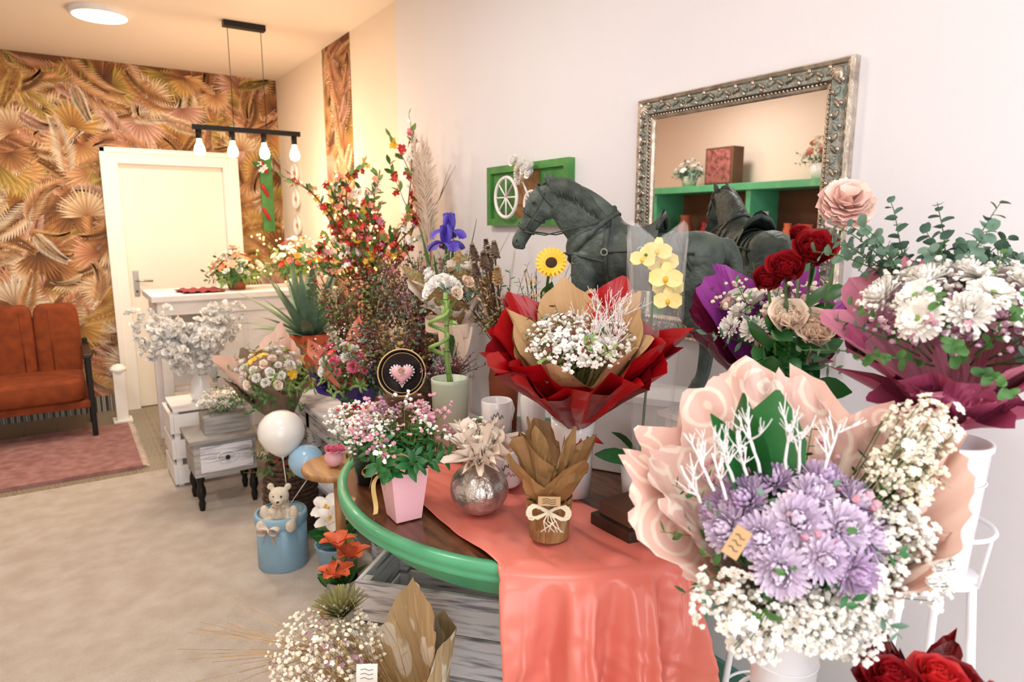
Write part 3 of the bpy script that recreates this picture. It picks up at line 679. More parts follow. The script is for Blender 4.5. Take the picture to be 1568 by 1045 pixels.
# ------------------------------------------------------------------ horse statue
HM=tr(1.43,1.44,1.012)@rot('z',math.radians(30))@sc(.68)@tr(-1.43,-1.45,-.765)
def horse():
    e=empty('horse_statue');X=1.43
    def loft(b,P,mt='bronze',n=20):
        V=[];k=len(P);Q=[]
        for i in range(k-1):
            p0=P[max(0,i-1)];p1=P[i];p2=P[i+1];p3=P[min(k-1,i+2)]
            for s in range(4):
                t=s/4;Q.append([.5*((2*b1)+(-a+c)*t+(2*a-5*b1+4*c-d)*t*t+(-a+3*b1-3*c+d)*t**3) for a,b1,c,d in zip(p0,p1,p2,p3)])
        Q.append(list(P[-1]))
        for i,q in enumerate(Q):
            a=Q[max(0,i-1)];c=Q[min(len(Q)-1,i+1)];dy,dz=c[0]-a[0],c[1]-a[1];l=math.hypot(dy,dz)+1e-9;ny,nz=-dz/l,dy/l
            x0=q[4] if len(q)>4 else 0
            for j in range(n):
                t=2*pi*j/n;V.append((X+x0+q[2]*math.cos(t),q[0]+ny*q[3]*math.sin(t),q[1]+nz*q[3]*math.sin(t)))
        b.add(V,gridF(n,len(Q)-1,True)+[tuple(range(n-1,-1,-1)),tuple((len(Q)-1)*n+j for j in range(n))],mt)
    b=MB();b.M=HM
    loft(b,[(1.12,1.32,.04,.05),(1.15,1.33,.085,.095),(1.22,1.34,.112,.122),(1.34,1.335,.108,.118),(1.48,1.33,.115,.130),(1.60,1.355,.108,.14),(1.70,1.37,.088,.13),(1.775,1.36,.055,.09),(1.81,1.35,.02,.04)])
    loft(b,[(1.60,1.39,.065,.10),(1.68,1.465,.060,.125),(1.76,1.535,.052,.118),(1.83,1.590,.044,.095),(1.88,1.622,.038,.066),(1.91,1.635,.03,.04)])
    loft(b,[(1.885,1.655,.022,.022),(1.912,1.628,.038,.052),(1.945,1.588,.044,.070),(1.980,1.536,.038,.060),(2.012,1.484,.030,.044),(2.040,1.440,.027,.037),(2.060,1.408,.029,.036),(2.070,1.385,.023,.025),(2.073,1.374,.008,.010)])
    ell(b,(X,1.918,1.560),(.036,.050,.054),'bronze')
    ell(b,(X,2.045,1.382),(.018,.018,.012),'bronze')
    for s in (-1,1):
        loft(b,[(1.70,1.36,.05,.08,s*.045),(1.71,1.25,.045,.06,s*.065),(1.715,1.15,.032,.04,s*.07),(1.712,1.04,.025,.027,s*.07),(1.712,1.01,.027,.03,s*.07),(1.705,.93,.017,.02,s*.07),(1.705,.85,.018,.02,s*.07),(1.715,.82,.024,.026,s*.07)],n=12)
        loft(b,[(1.715,.822,.022,.022,s*.07),(1.722,.80,.026,.028,s*.07),(1.73,.765,.032,.034,s*.07)],n=12)
        loft(b,[(1.21,1.36,.05,.10,s*.05),(1.23,1.25,.055,.095,s*.065),(1.25,1.16,.042,.06,s*.068),(1.215,1.08,.028,.038,s*.07),(1.17,1.02,.025,.032,s*.07),(1.175,.94,.018,.021,s*.07),(1.185,.86,.018,.02,s*.07),(1.20,.825,.024,.026,s*.07)],n=12)
        loft(b,[(1.20,.825,.022,.022,s*.07),(1.207,.80,.027,.028,s*.07),(1.215,.765,.032,.034,s*.07)],n=12)
        ell(b,(X+s*.032,1.958,1.592),(.016,.022,.014),'bronze',None,10)
        ell(b,(X+s*.018,2.050,1.415),(.014,.017,.017),'bronze',None,8)
        tube(b,[(X+s*.037,1.935,1.56),(X+s*.034,1.975,1.51),(X+s*.027,2.01,1.46)],[.010,.010,.006],'bronze',8)
    loft(b,[(1.15,1.40,.03,.03),(1.11,1.40,.03,.032),(1.08,1.32,.033,.033),(1.075,1.2,.032,.032),(1.08,1.08,.025,.025),(1.09,.98,.008,.008)],n=12)
    b.done('body',e,remesh=.0036,it=5)
    d=MB();d.M=HM
    for s in (-1,1):
        V=[];N=8
        for j in range(N+1):
            t=j/N;w=.018*math.sin(pi*(.18+.80*t))**.8
            for i in range(9):
                a=-pi*.75+1.5*pi*i/8;V.append((X+s*(.026+.008*t)+w*math.sin(a)*.8,1.893+.022*t+w*math.cos(a)*-.8,1.655+.062*t))
        d.add(V,gridF(8,N),'bronze')
        ell(d,(X+s*.0425,1.962,1.583),(.006,.011,.0085),'black_gloss',None,12)
        M=tr(X+s*.0435,1.962,1.583)@rot('y',s*pi/2)
        V,F=tubeVF([(.0095*math.sin(a),.0135*math.cos(a),.0) for a in np.linspace(0,2*pi,25)],.003,6);d.add(V,F,'bronze',M)
        V,F=tubeVF([(X+s*(.0305+.001*math.cos(a)),2.056+.006*math.cos(a),1.412+.009*math.sin(a)) for a in np.linspace(0,2*pi,17)],.0022,6);d.add(V,F,'bronze')
        ell(d,(X+s*.0295,2.056,1.412),(.003,.005,.008),'black_gloss',None,8)
        tube(d,[(X+s*.016,2.066,1.385),(X+s*.026,2.045,1.390)],.0018,'black_gloss',5)
    rr=random.Random(3)
    for i in range(40):
        f=i/39;y=1.58+(1.90-1.58)*f;z=float(np.interp(y,[1.58,1.64,1.70,1.76,1.82,1.87,1.90],[1.478,1.548,1.604,1.648,1.680,1.684,1.682]))
        L=(.055+.02*math.sin(f*pi))*rr.uniform(.75,1.1);pts=[(X+.006,y+.004,z-.012),(X-.002,y,z+.008),(X-.024,y-.008,z-.004),(X-.042,y-.018,z-.03),(X-.054,y-.032,z-L-.015)]
        V,F=tubeVF(pts,[.006,.0075,.009,.008,.002],7);d.add(V,F,'bronze_dark')
    for i in range(6): tube(d,[(X,1.895,1.680),(X-.010+.004*i,1.935,1.672),(X-.012+.005*i,1.965,1.628)],[.006,.006,.002],'bronze_dark',6)
    def strap(y,z,ry,rx,tilt,w,mt='bronze_dark',th=.005,n=40):
        V=[]
        for i in range(n+1):
            a=2*pi*i/n
            for (o,h) in ((-w/2,0),(-w/2,th),(w/2,th),(w/2,0)):
                u=(rx+h)*math.cos(a);v=(ry+h)*math.sin(a);V.append((X+u,y+o*math.cos(tilt)-v*math.sin(tilt),z+o*math.sin(tilt)+v*math.cos(tilt)))
        F=[]
        for i in range(n):
            for q in range(4): a=i*4+q;c=i*4+(q+1)%4;F.append((a,c,c+4,a+4))
        d.add(V,F,mt)
    strap(1.60,1.352,.142,.111,0,.024);strap(1.44,1.335,.128,.116,0,.02);strap(1.69,1.43,.155,.084,.8,.02)
    strap(1.25,1.34,.124,.114,-.5,.018);strap(1.34,1.335,.119,.110,0,.016)
    strap(1.985,1.528,.060,.039,-1.02,.010);strap(2.022,1.468,.043,.031,-1.02,.010);strap(1.913,1.61,.080,.044,-.75,.010)
    for s in (-1,1):
        tube(d,[(X+s*.042,1.91,1.63),(X+s*.047,1.945,1.56),(X+s*.034,2.005,1.475),(X+s*.031,2.022,1.462)],.0035,'bronze_dark',6)
        ring(d,(0,0,0),.010,.003,'bronze_dark',tr(X+s*.035,2.018,1.462)@rot('y',pi/2),16)
        tube(d,[(X+s*.038,2.02,1.455),(X+s*.062,1.90,1.44),(X+s*.070,1.76,1.47),(X+s*.068,1.62,1.50)],.0035,'bronze_dark',6)
        tube(d,[(X+s*.113,1.60,1.37),(X+s*.119,1.45,1.38),(X+s*.116,1.30,1.38),(X+s*.116,1.22,1.37)],.006,'bronze_dark',6)
        tube(d,[(X+s*.112,1.60,1.33),(X+s*.096,1.71,1.35),(X+s*.055,1.79,1.36),(X,1.83,1.355)],.008,'bronze_dark',6)
        for yy,zz in ((1.60,1.37),(1.44,1.38)): ring(d,(0,0,0),.014,.004,'patina',tr(X+s*.120,yy,zz)@rot('y',pi/2),16)
        V=[]
        for j in range(9):
            t=j/8
            for i in range(9):
                u=-1+2*i/8;w=.060*(1-.35*max(0,t-.5)**2*4)
                a=.55-1.15*t;V.append((X+s*(.122*math.cos(a)),1.50+u*w,1.335+.141*math.sin(a)))
        d.add(V,gridF(8,8),'bronze_dark')
    V=[]
    for j in range(17):
        f=j/16;y=1.38+.21*f;h=.045*(2*f-1)**2+.02*max(0,f-.8)/.2+.03*max(0,.2-f)/.2
        for i in range(13):
            a=pi*(.08+.84*i/12);w=.118*(1-.10*math.sin(pi*f));V.append((X+w*math.cos(a),y,1.335+(.134+.010+h*max(0,math.sin(a))**4)*math.sin(a)))
    d.add(V,gridF(12,16),'bronze_dark')
    tube(d,[(X-.075,1.385,1.468),(X-.05,1.380,1.505),(X,1.378,1.528),(X+.05,1.380,1.505),(X+.075,1.385,1.468)],[.008,.013,.015,.013,.008],'bronze_dark',10)
    tube(d,[(X-.05,1.59,1.485),(X-.02,1.60,1.535),(X,1.60,1.555),(X+.02,1.60,1.535),(X+.05,1.59,1.485)],[.009,.012,.015,.012,.009],'bronze_dark',10)
    d.done('tack',e)
horse()
b=MB();b.M=tr(1.43,1.44,0)@rot('z',math.radians(30));box(b,(-.085,-.22,.7625),(.085,.24,.985),'white_paint');box(b,(-.095,-.23,.985),(.095,.25,1.010),'white_paint');b.done('statue_pedestal',bevel=.004)
# ------------------------------------------------------------------ green table
TX,TY,RX,RY=1.125,1.60,.56,.625
b=MB();M=tr(TX,TY,0)
lathe(b,[(0,.760),(.95,.760)],'table_wood',M,96,RX,RY)
lathe(b,[(.95,.760),(.955,.763),(.975,.764),(.992,.761),(1.0,.754),(1.0,.744),(.99,.738),(.994,.732),(.996,.724),(.985,.718),(.95,.716),(0,.716)],'green_paint',M,96,RX,RY)
lathe(b,[(.84,.716),(.84,.64),(.81,.64),(.81,.716)],'green_paint',M,64,RX,RY)
for (x,y) in ((1.0,1.2),(1.50,1.24),(1.50,1.96),(1.27,2.08)): lathe(b,[(.028,.716),(.03,.6),(.02,.56),(.032,.5),(.024,.3),(.03,.2),(.018,.05),(.022,0.0125),(0,0.0125)],'green_paint',tr(x,y,0),16)
b.done('round_table')
def runner():
    nu=90;rows=[];ztop=.7655
    for i in range(nu+1):
        u=i/nu;x=.735+.37*u;col=[]
        yr=TY-(RY+.004)*math.sqrt(max(0,1-((x-TX)/(RX+.004))**2));nrm=np.array([(x-TX)/RX**2,(yr-TY)/RY**2]);nrm/=np.linalg.norm(nrm)
        for j in range(34):
            t=j/33;y=1.93+(yr+.018-1.93)*t;w=noise.noise(Vector((x*9,y*7,0)));w2=abs(noise.noise(Vector((x*14+5,y*5,2))))
            col.append((x+.015*math.sin(y*9)*(1-t)-.02*(1-t),y,ztop+.002+(max(0,w)*.010+w2*.014)*(1 if t>.05 else 0)))
        for j in range(1,7):
            a=pi/2*j/6;r=.02;col.append((x+nrm[0]*(r*math.sin(a)),yr+.018*(1-j/6)+nrm[1]*(r*math.sin(a)),ztop+.003-r*(1-math.cos(a))))
        L=.42+.05*math.sin(u*3)-.14*u
        for j in range(1,51):
            t=j/50;q=t**.55
            s1=math.sin(u*20+1.2*t+.6);s2=math.sin(u*43+1+4*t);fold=.050*q*(abs(s1)**.6*math.copysign(1,s1))+.020*q*s2+.006*t*math.sin(u*90+t*11);out=.066*q+.02+.02*t+fold
            wr=noise.noise(Vector((u*8,t*5,3)))*.03*t-abs(noise.noise(Vector((u*6+3,t*9,7))))*.04*t
            col.append((x+nrm[0]*out+.05*t*(1-u)-.02*t*u+.014*math.sin(t*6+u*9)*t+.012*q*math.sin(u*20+2),yr+nrm[1]*(out+wr),ztop-.018-L*t))
        rows.append(col)
    m=len(rows[0]);V=[p for c in rows for p in c]
    b=MB();b.add(V,gridF(m-1,nu),'coral_satin');b.done('satin_table_runner',solid=.0012)
runner()
# ------------------------------------------------------------------ table items
def tag(b,M,w=.04,h=.028,mt='tag'):
    box(b,(-w/2,-.0008,-h/2),(w/2,.0008,h/2),mt,M)
    for k in (-1,0,1):
        tube(b,[(-w*.3,-.0015,k*h*.22),(-w*.1,-.0015,k*h*.22+.002),(w*.1,-.0015,k*h*.22-.002),(w*.3,-.0015,k*h*.22)],.0006,'ink',3,M)
TZ=.766
b=MB();R0,R1,H=.040,.056,.135
lathe(b,[(0,0),(R0*1.2,0),(R1*1.25,H),(R1*1.15,H),(R1*1.1,H-.01),(0,H-.02)],'pot_pink',tr(.67,1.51,TZ-.002)@rot('z',.75),4,smooth=False)
b.M=tr(.67,1.51,TZ+H)
for d in dome(34,1.2): sprig(b,(d[0]*.03,d[1]*.03,-.01),(d[0],d[1],d[2]*.8+.3),rnd(.09,.14),9,.05,.022,'leaf_dark',droop=.4)
for i in range(34):
    d=(rnd(-1,1),rnd(-1,1),rnd(.4,1.3));tp=sprig(b,(0,0,0),d,rnd(.13,.18),10,.03,.006,rg.choice(['leaf_light','leaf_mid']),droop=.1)
    c=rg.choice(['wax_pink','wax_pink','wax_mauve','gyps'])
    for q in range(9): puff(b,tp+np.array([rnd(-.022,.022) for _ in range(3)]),rnd(.004,.008),c)
cloud(b,(-.07,.03,.10),(.07,.06,.04),120,'gyps',.004);cloud(b,(.0,0,.12),(.12,.12,.04),50,'wax_pink',.004,flower=1)
tag(b,tr(-.035,-.06,.035)@rot('z',-.6)@rot('y',.4)@rot('x',-.2),.045,.04);bow(b,'ribbon_gold',.035,tr(-.075,-.01,0)@rot('z',-.6),.2)
V=[]
for i in range(12):
    t=i/11
    for q in (0,1): V.append((-.075-.02*t+q*.012,.0+.02*math.sin(t*5)-.01,-.01-.09*t))
b.add(V,[(2*i,2*i+1,2*i+3,2*i+2) for i in range(11)],'ribbon_gold')
b.done('waxflower_in_pink_pot')
b=MB();lathe(b,[(0,0),(.038,0),(.048,.085),(.05,.09),(.044,.09),(0,.07)],'pot_black',tr(.69,1.79,.762),28);b.M=tr(.69,1.79,.85)
for i in range(16): sprig(b,(0,0,0),(rnd(-1,1),rnd(-1,1),rnd(.4,1.2)),.13,9,.03,.01,'leaf_mid')
cloud(b,(-.02,.02,.10),(.10,.10,.05),300,'gyps',.005,(0,0,0));cloud(b,(0,0,.12),(.09,.09,.04),50,'pet_red2',.004);b.done('gypsophila_in_black_pot')
b=MB();V=[];n=60;mm=16
for j in range(mm+1):
    t=-pi/2+pi*j/mm*.93+.05
    for i in range(n):
        a=2*pi*i/n;r=.074*math.cos(t)*(1+.035*abs(math.sin(a*7))-.02);V.append((r*math.cos(a),r*math.sin(a),.066+.068*math.sin(t)))
b.add(V,gridF(n,mm,True),'silver_leaf',tr(.83,1.40,.775));lathe(b,[(.02,.131),(.024,.142),(.02,.142)],'silver_leaf',tr(.83,1.40,.775),24)
b.M=tr(.83,1.40,.912)
for k in range(9):
    wrap(b,'tulle',.05+.012*(k%3),.010,.035+.012*(k%4),pleat=.45,k=9+k,peak=.35,kp=5+k%3,ph=k*.21,nz=.03,M=rot('y',rnd(-.6,.6))@rot('x',rnd(-.6,.6)),n=90,m=6)
cloud(b,(0,0,.075),(.05,.05,.04),60,'gyps_cream',.006,flower=1);lathe(b,[(.016,0),(.02,.008),(.016,.014)],'ribbon_cream',None,16)
b.done('silver_vase_with_tulle')
b=MB();lathe(b,[(0,0),(.050,0),(.058,.25),(.058,.262),(.052,.262),(.048,.24),(0,.23)],'pot_sage',tr(.965,1.80,TZ+.006),40)
b.M=tr(.965,1.80,1.0)
tube(b,[(.0,0,0),(-.01,0,.1),(-.008,0,.2),(-.01,0,.30)],.007,'leaf_light',10)
pts=[(.028*math.cos(a)-.035,.028*math.sin(a),.10+a*.012) for a in np.linspace(0,4*pi,50)];tube(b,[(.01,0,0),(0,0,.05)]+pts+[(0,0,.28)],.006,'leaf_light',8)
for z in (.05,.12,.2,.28): ring(b,(-.009,0,z),.007,.0016,'leaf_mid',None,12)
for i in range(10): b.put(leafT(.06,.012,'leaf_light',.8),fr((0,0,.20+.012*(i%5)),(rnd(-1,1),rnd(-1,1),rnd(.3,1)),rnd(0,6)))
b.done('lucky_bamboo_vase')
def mug(x,y,z,s=1,rotz=0,brown=False):
    b=MB();b.M=tr(x,y,z)@rot('z',rotz)@sc(s)
    lathe(b,[(0,0),(.036,0),(.042,.008),(.043,.095),(.0415,.097),(.039,.092),(.038,.01),(0,.008)],'ceramic',None,36)
    tube(b,[(.042,0,.078),(.062,0,.08),(.072,0,.055),(.062,0,.026),(.042,0,.022)],.0055,'ceramic',8)
    for k in range(2):
        pts=[(-.0438*math.cos(a),-.0438*math.sin(a),.062-.022*k+(.006*math.sin(a*26+k)+.005*math.sin(a*11))*(1-.4*k)) for a in np.linspace(.35,1.15,40)];tube(b,pts,.0009,'wax_mauve' if k else 'ink',4)
    return b
b=MB();box(b,(1.00,1.62,.7625),(1.12,1.74,.86),'kraft');box(b,(.995,1.615,.845),(1.125,1.745,.87),'dark_wood');b.done('gift_box',bevel=.002)
mug(1.06,1.68,.871,1.1,.3).done('coffee_mug');mug(.985,1.52,.777,1.1,.5).done('coffee_mug')
b=MB();box(b,(.84,2.00,.7615),(.98,2.10,.93),'deep_interior');b.done('brown_gift_box',bevel=.004)
b=MB();b.M=fr((.90,2.01,1.02),(-.45,-.80,.22))@sc(.85)
lathe(b,[(0,-.02),(.088,-.02),(.092,-.018),(.092,.02),(.088,.022),(.086,.0),(0,0)],'black_gloss',None,48);ring(b,(0,0,.02),.091,.003,'ribbon_gold',None,48);ring(b,(0,0,.001),.078,.0015,'ribbon_gold',None,48)
def heart(a): return (.0026*16*math.sin(a)**3,.0026*(13*math.cos(a)-5*math.cos(2*a)-2*math.cos(3*a)-math.cos(4*a)))
V=[];N=40
for (s,z) in ((1,.0),(1.03,.012),(.95,.02),(.6,.026),(.05,.027)):
    for i in range(N): x,y=heart(2*pi*i/N);V.append((x*s,y*s-.005,z))
b.add(V,gridF(N,4,True),'pot_pink')
for i in range(30): x,y=heart(2*pi*i/30);ell(b,(x*1.1,y*1.1-.005,.006),.0045,'ceramic',None,8)
b.put(rose('pet_blush',18,.9,1),fr((0,.005,.02),(0,0,1),1,.022))
b.done('heart_hat_box')
# kraft pot
b=MB();b.M=tr(.895,1.19,TZ+.014)
lathe(b,[(0,0),(.045,0),(.05,.07),(.054,.085),(.0,.08)],'kraft',rot('z',.3),9,smooth=False)
wrap(b,'kraft_gold',.10,.046,.056,n=48,m=4,pleat=.05,k=11,peak=.03,kp=5,nz=.006,smooth=False)
b.M=tr(.895,1.19,TZ+.100)
wrap(b,'kraft_gold',.10,.035,.10,n=40,m=5,pleat=.12,k=5,peak=.38,kp=4,nz=.02,smooth=False)
wrap(b,'kraft',.135,.030,.085,n=40,m=5,pleat=.12,k=7,peak=.35,kp=3,ph=.4,nz=.02,smooth=False,a0=.3,a1=4.4)
wrap(b,'kraft_gold',.15,.030,.055,n=40,m=5,pleat=.12,k=7,peak=.35,kp=4,ph=.7,nz=.02,smooth=False,a0=1.3,a1=6.4)
lathe(b,[(.045,-.012),(.048,-.004),(.045,.004)],'dried_tan',None,30)
M=fr((-.035,-.045,-.004),(-.6,-.8,.0))
for k in range(7):
    s=rnd(.035,.05)
    for sg in (-1,1):
        T=[(sg*s*math.sin(a)*1.1,s*.35*math.sin(2*a)+rnd(-.004,.004),.004*math.sin(a)) for a in np.linspace(0,pi,12)];tube(b,T,.0022,'gyps_cream',4,M)
    tube(b,[(0,0,0),(rnd(-.02,.02),-.02,.004),(rnd(-.04,.04),-.045,.006)],.0015,'gyps_cream',4,M)
tag(b,fr((-.045,-.06,.03),(-.6,-.8,0))@rot('x',-pi/2),.05,.022)
b.done('kraft_wrapped_pot')
b=MB();lathe(b,[(0,.58),(.13,.58),(.135,.59),(.135,.60),(.13,.605),(0,.605)],'light_wood',tr(.80,2.40,0),40);tube(b,[(.80,2.40,.02),(.80,2.40,.58)],.02,'light_wood',12);lathe(b,[(0,0),(.1,0),(.1,.015),(0,.03)],'light_wood',tr(.80,2.40,0.0125),30);b.done('small_round_stand')
b=MB();ell(b,(.78,2.38,.641),(.035,.035,.035),'pot_pink',None,16);
for k in range(6): b.put(FL['r_pet_pink'],fr((.78+rnd(-.03,.03),2.37+rnd(-.03,.03),.675),(rnd(-.4,.4),-.5,1),0,.02))
b.done('pink_flower_gift')
b=MB();lathe(b,[(0,0),(.04,0),(.052,.08),(.045,.18),(.032,.22),(.04,.24),(.038,.24),(.03,.22)],'clear_glass',tr(1.04,1.95,.762),28)
b.M=tr(1.04,1.95,.98)
for i in range(50): sprig(b,(0,0,0),(rnd(-1,1),rnd(-1,.8),rnd(.4,1.8)),rnd(.08,.15),9,.02,.008,rg.choice(['dried_rust','burgundy','leaf_euc','wax_mauve']),'twig_brown')
b.done('glass_vase_dried_flowers')
b=MB()
for z in (.765,.815,.865,.915,.965):
    box(b,(1.29,1.09,z),(1.43,1.10,z+.04),'white_paint');box(b,(1.28,1.095,z),(1.29,1.20,z+.04),'white_paint');box(b,(1.43,1.095,z),(1.44,1.20,z+.04),'white_paint');box(b,(1.29,1.195,z),(1.43,1.205,z+.04),'white_paint')
box(b,(1.29,1.10,.765),(1.43,1.195,.775),'white_paint');box(b,(1.27,1.08,1.005),(1.45,1.22,1.02),'white_paint');b.done('white_wooden_box',bevel=.002)
b=MB();box(b,(1.03,1.06,.771),(1.19,1.20,.80),'dark_wood');box(b,(1.045,1.075,.80),(1.175,1.185,.835),'deep_interior');b.done('dark_chocolate_box',bevel=.003)
# red bouquet
b=MB();lathe(b,[(0,0),(.05,0),(.058,.18),(.060,.21),(.054,.21),(.05,.02),(0,.02)],'ceramic',tr(1.10,1.36,.781),32);stems(b,(1.1,1.36,.80),(1.09,1.33,1.02),14,.025)
b.M=fr((1.09,1.33,.985),(-.22,-.26,1));ca=aisle(b.M)
wrap(b,'red_paper',.25,.022,.225,n=208,m=10,pleat=.11,k=13,peak=.16,kp=5,nz=.015,pw=.9,smooth=False,crease=.004)
wrap(b,'red_paper',.29,.02,.205,n=144,m=10,pleat=.11,k=9,peak=.16,kp=4,ph=.3,nz=.015,pw=.85,low=(ca,.22),smooth=False,crease=.004)
wrap(b,'red_dark',.23,.03,.215,n=176,m=8,pleat=.12,k=11,peak=.14,kp=6,ph=.15,nz=.015,smooth=False,crease=.004)
wrap(b,'kraft_light',.30,.02,.17,n=108,m=8,pleat=.07,k=9,peak=.17,kp=5,ph=.55,nz=.012,low=(ca,.25),smooth=False,crease=.004)
wrap(b,'kraft_light',.26,.02,.17,n=84,m=8,pleat=.07,k=7,peak=.16,kp=4,ph=.1,nz=.012,low=(ca,.25),smooth=False,crease=.004)
wrap(b,'red_paper',.05,.02,.05,n=50,m=4,pleat=.2,k=9,peak=.3,kp=5,nz=.01,M=rot('x',pi))
cloud(b,(0,0,.25),(.14,.14,.045),380,'gyps',.006,(0,0,.05));cloud(b,(0,0,.26),(.14,.14,.035),100,'pet_white',.009,flower=1);cloud(b,(0,0,.25),(.14,.14,.03),20,'wax_pink',.005,flower=1)
for i in range(16): sprig(b,(0,0,.16),(rnd(-1,1),rnd(-1,1),1.2),.19,9,.03,.012,rg.choice(['leaf_mid','dried_rust','leaf_light']))
for k in range(14): twig(b,(rnd(.0,.10),rnd(-.06,.08),.23),(rnd(-.4,.6),rnd(-.5,.6),1),.10,.0026,2,'twig_white',3,.7)
for k in range(9): twig(b,(rnd(-.03,.10),rnd(-.02,.11),.24),(rnd(-.2,.8),rnd(-.3,.8),1),.08,.0018,2,'pet_red2',3,.8)
b.done('red_wrapped_bouquet')
# orchid
b=MB();lathe(b,[(0,0),(.04,0),(.048,.11),(.044,.11)],'ceramic',tr(1.225,1.235,.7625),28)
OD=np.array([-.06,-.06,.0])
stem=[(1.225,1.235,.85),(1.26,1.25,1.1),(1.25,1.23,1.3),(1.22,1.21,1.42),(1.18,1.19,1.43)];tube(b,stem,.0035,'stem_green',6)
for (x,y,z,s) in ((1.27,1.24,1.44,.034),(1.30,1.25,1.41,.038),(1.27,1.21,1.375,.040),(1.31,1.24,1.35,.038),(1.28,1.21,1.32,.034),(1.24,1.26,1.42,.03)):
    M=fr(np.array((x,y,z))+OD,(-.7,-.65,.1),rnd(-.2,.2),s)
    for k,(a,L,W) in enumerate(((0,1,1.1),(pi,1,1.1),(pi/2,.95,.7),(pi*1.17,.9,.65),(pi*1.83,.9,.65))):
        V,F=petalVF(L,W,.15,.15,4,4,.6,.15,.75);b.add(V,F,'pet_paley',M@rot('z',a)@rot('y',1.4))
    ell(b,(0,-.1,.12),(.16,.22,.16),'pet_yellow',M,8)
for k in range(4): b.put(leafT(.16,.05,'leaf_dark',.9),fr((1.225,1.235,.87),(math.cos(k*1.6+.5),math.sin(k*1.6+.5),.6),0))
wrap(b,'cellophane',.62,.045,.085,n=50,m=6,pleat=.08,k=4,peak=.04,kp=4,nz=.01,M=tr(1.25,1.22,.87))
b.done('yellow_orchid')
# burgundy bouquet
b=MB();lathe(b,[(0,0),(.04,0),(.05,.22),(.045,.22)],'ceramic',tr(1.50,1.19,.7625),28);stems(b,(1.50,1.19,.8),(1.45,1.08,1.1),10,.02)
b.M=fr((1.43,1.03,1.09),(-.30,-.28,1));ca=aisle(b.M)
wrap(b,'burgundy',.20,.02,.18,n=108,m=8,pleat=.1,k=9,peak=.2,kp=5,nz=.02,smooth=False);wrap(b,'purple_paper',.28,.02,.16,a0=ca+1.4,a1=ca+4.8,n=72,m=8,pleat=.08,k=9,peak=.12,kp=4,nz=.02,ph=.4,smooth=False)
for i,d in enumerate(dome(16,1.1)): b.put(FL[rg.choice(['r_pet_white','m_pet_white','r_pet_blush','m_pet_white'])],fr((d[0]*.12,d[1]*.12,.17+d[2]*.07),d,0,rnd(.028,.04)))
for d in dome(16,1.2,1): sprig(b,(0,0,.12),d,.22,10,.035,.015,rg.choice(['leaf_euc','leaf_mid']))
cloud(b,(0,0,.26),(.13,.13,.06),120,'gyps_cream',.006);cone(b,(.03,-.02,.28),.035);b.done('burgundy_wrapped_bouquet')
# ------------------------------------------------------------------ stand & buckets
b=MB()
def plat(b,x,y,z,r):
    lathe(b,[(0,z-.006),(r,z-.006),(r,z),(0,z)],'white_metal',tr(x,y,0),32);ring(b,(x,y,z+.09),r+.012,.004,'white_metal',None,40)
    for k in range(3):
        a=k*2.094+.5;tube(b,[(x+(r)*math.cos(a),y+r*math.sin(a),z-.003),(x+(r+.012)*math.cos(a),y+(r+.012)*math.sin(a),z+.09)],.003,'white_metal',6)
PL=[(.955,.605,.60,.062),(1.235,.50,.90,.062),(1.30,.86,.86,.066),(.955,.395,.56,.055)]
for (x,y,z,r) in PL:
    plat(b,x,y,z,r)
    for k in range(3):
        a=k*2.094+.4;tube(b,[(x+r*.9*math.cos(a),y+r*.9*math.sin(a),z-.003),(x+(r*.9+.09*z)*math.cos(a),y+(r*.9+.09*z)*math.sin(a),.013)],.008,'white_metal',8)
    ring(b,(x,y,z*.45),r*.9+.09*z*.55,.004,'white_metal',None,40)
b.done('metal_flower_stand')
def bucket(x,y,z,rt=.052,rb=.040,h=.23):
    b=MB();lathe(b,[(0,0),(rb,0),(rb*1.02,.005),(rt,h-.012),(rt+.004,h-.01),(rt+.004,h),(rt-.002,h),(rb-.003,.006),(0,.006)],'white_metal',tr(x,y,z+.0005),40)
    ring(b,(x,y,z+h*.72),rt*.965,.0015,'white_metal',None,40);b.done('flower_bucket')
bucket(.955,.605,.60,.056,.045,.25);bucket(1.235,.50,.90,.055,.04,.24);bucket(1.30,.86,.86,.06,.045,.24);bucket(.955,.395,.56,.05,.04,.20)
# front lilac bouquet
O=(.945,.595,.865);AX=(-.27,-.15,.95)
b=MB();stems(b,(.955,.605,.62),O,14,.025)
FB=fr(O,AX);b.M=FB;ca=aisle(FB)
def loc(world,M=FB): return tuple((np.linalg.inv(M)@np.array([*world,1]))[:3])
def ldir(world,M=FB): return tuple(np.linalg.inv(M)[:3,:3]@np.array(world,float))
RT=np.array([.833,-.553,0]);lf=ldir(-RT);la=math.atan2(lf[1],lf[0])
wrap(b,'rose_satin',.31,.02,.235,n=140,m=14,pleat=.06,k=9,peak=.12,kp=5,nz=.03,pw=.95,curl=.03,low=(ca,.58),wide=(la,.22),crease=.02)
wrap(b,'rose_satin',.33,.02,.21,n=140,m=14,pleat=.07,k=7,peak=.14,kp=4,ph=.37,nz=.03,pw=.9,low=(ca,.62),crease=.02,wide=(la,.15))
wrap(b,'peach_paper',.29,.03,.24,n=90,m=8,a0=la+2.2,a1=la+4.4,pleat=.08,k=8,peak=.15,kp=5,ph=.2,nz=.02,low=(ca,.3))
wrap(b,'ribbon_cream',.05,.018,.04,n=50,m=4,pleat=.2,k=9,peak=.3,kp=5,nz=.01,M=rot('x',pi))
LM=mum('lilac',95,1);LM2=mum('lilac_l',95,5)
CD=np.array(ldir(np.array([-.84,-.54,0])));CD/=np.linalg.norm(CD)
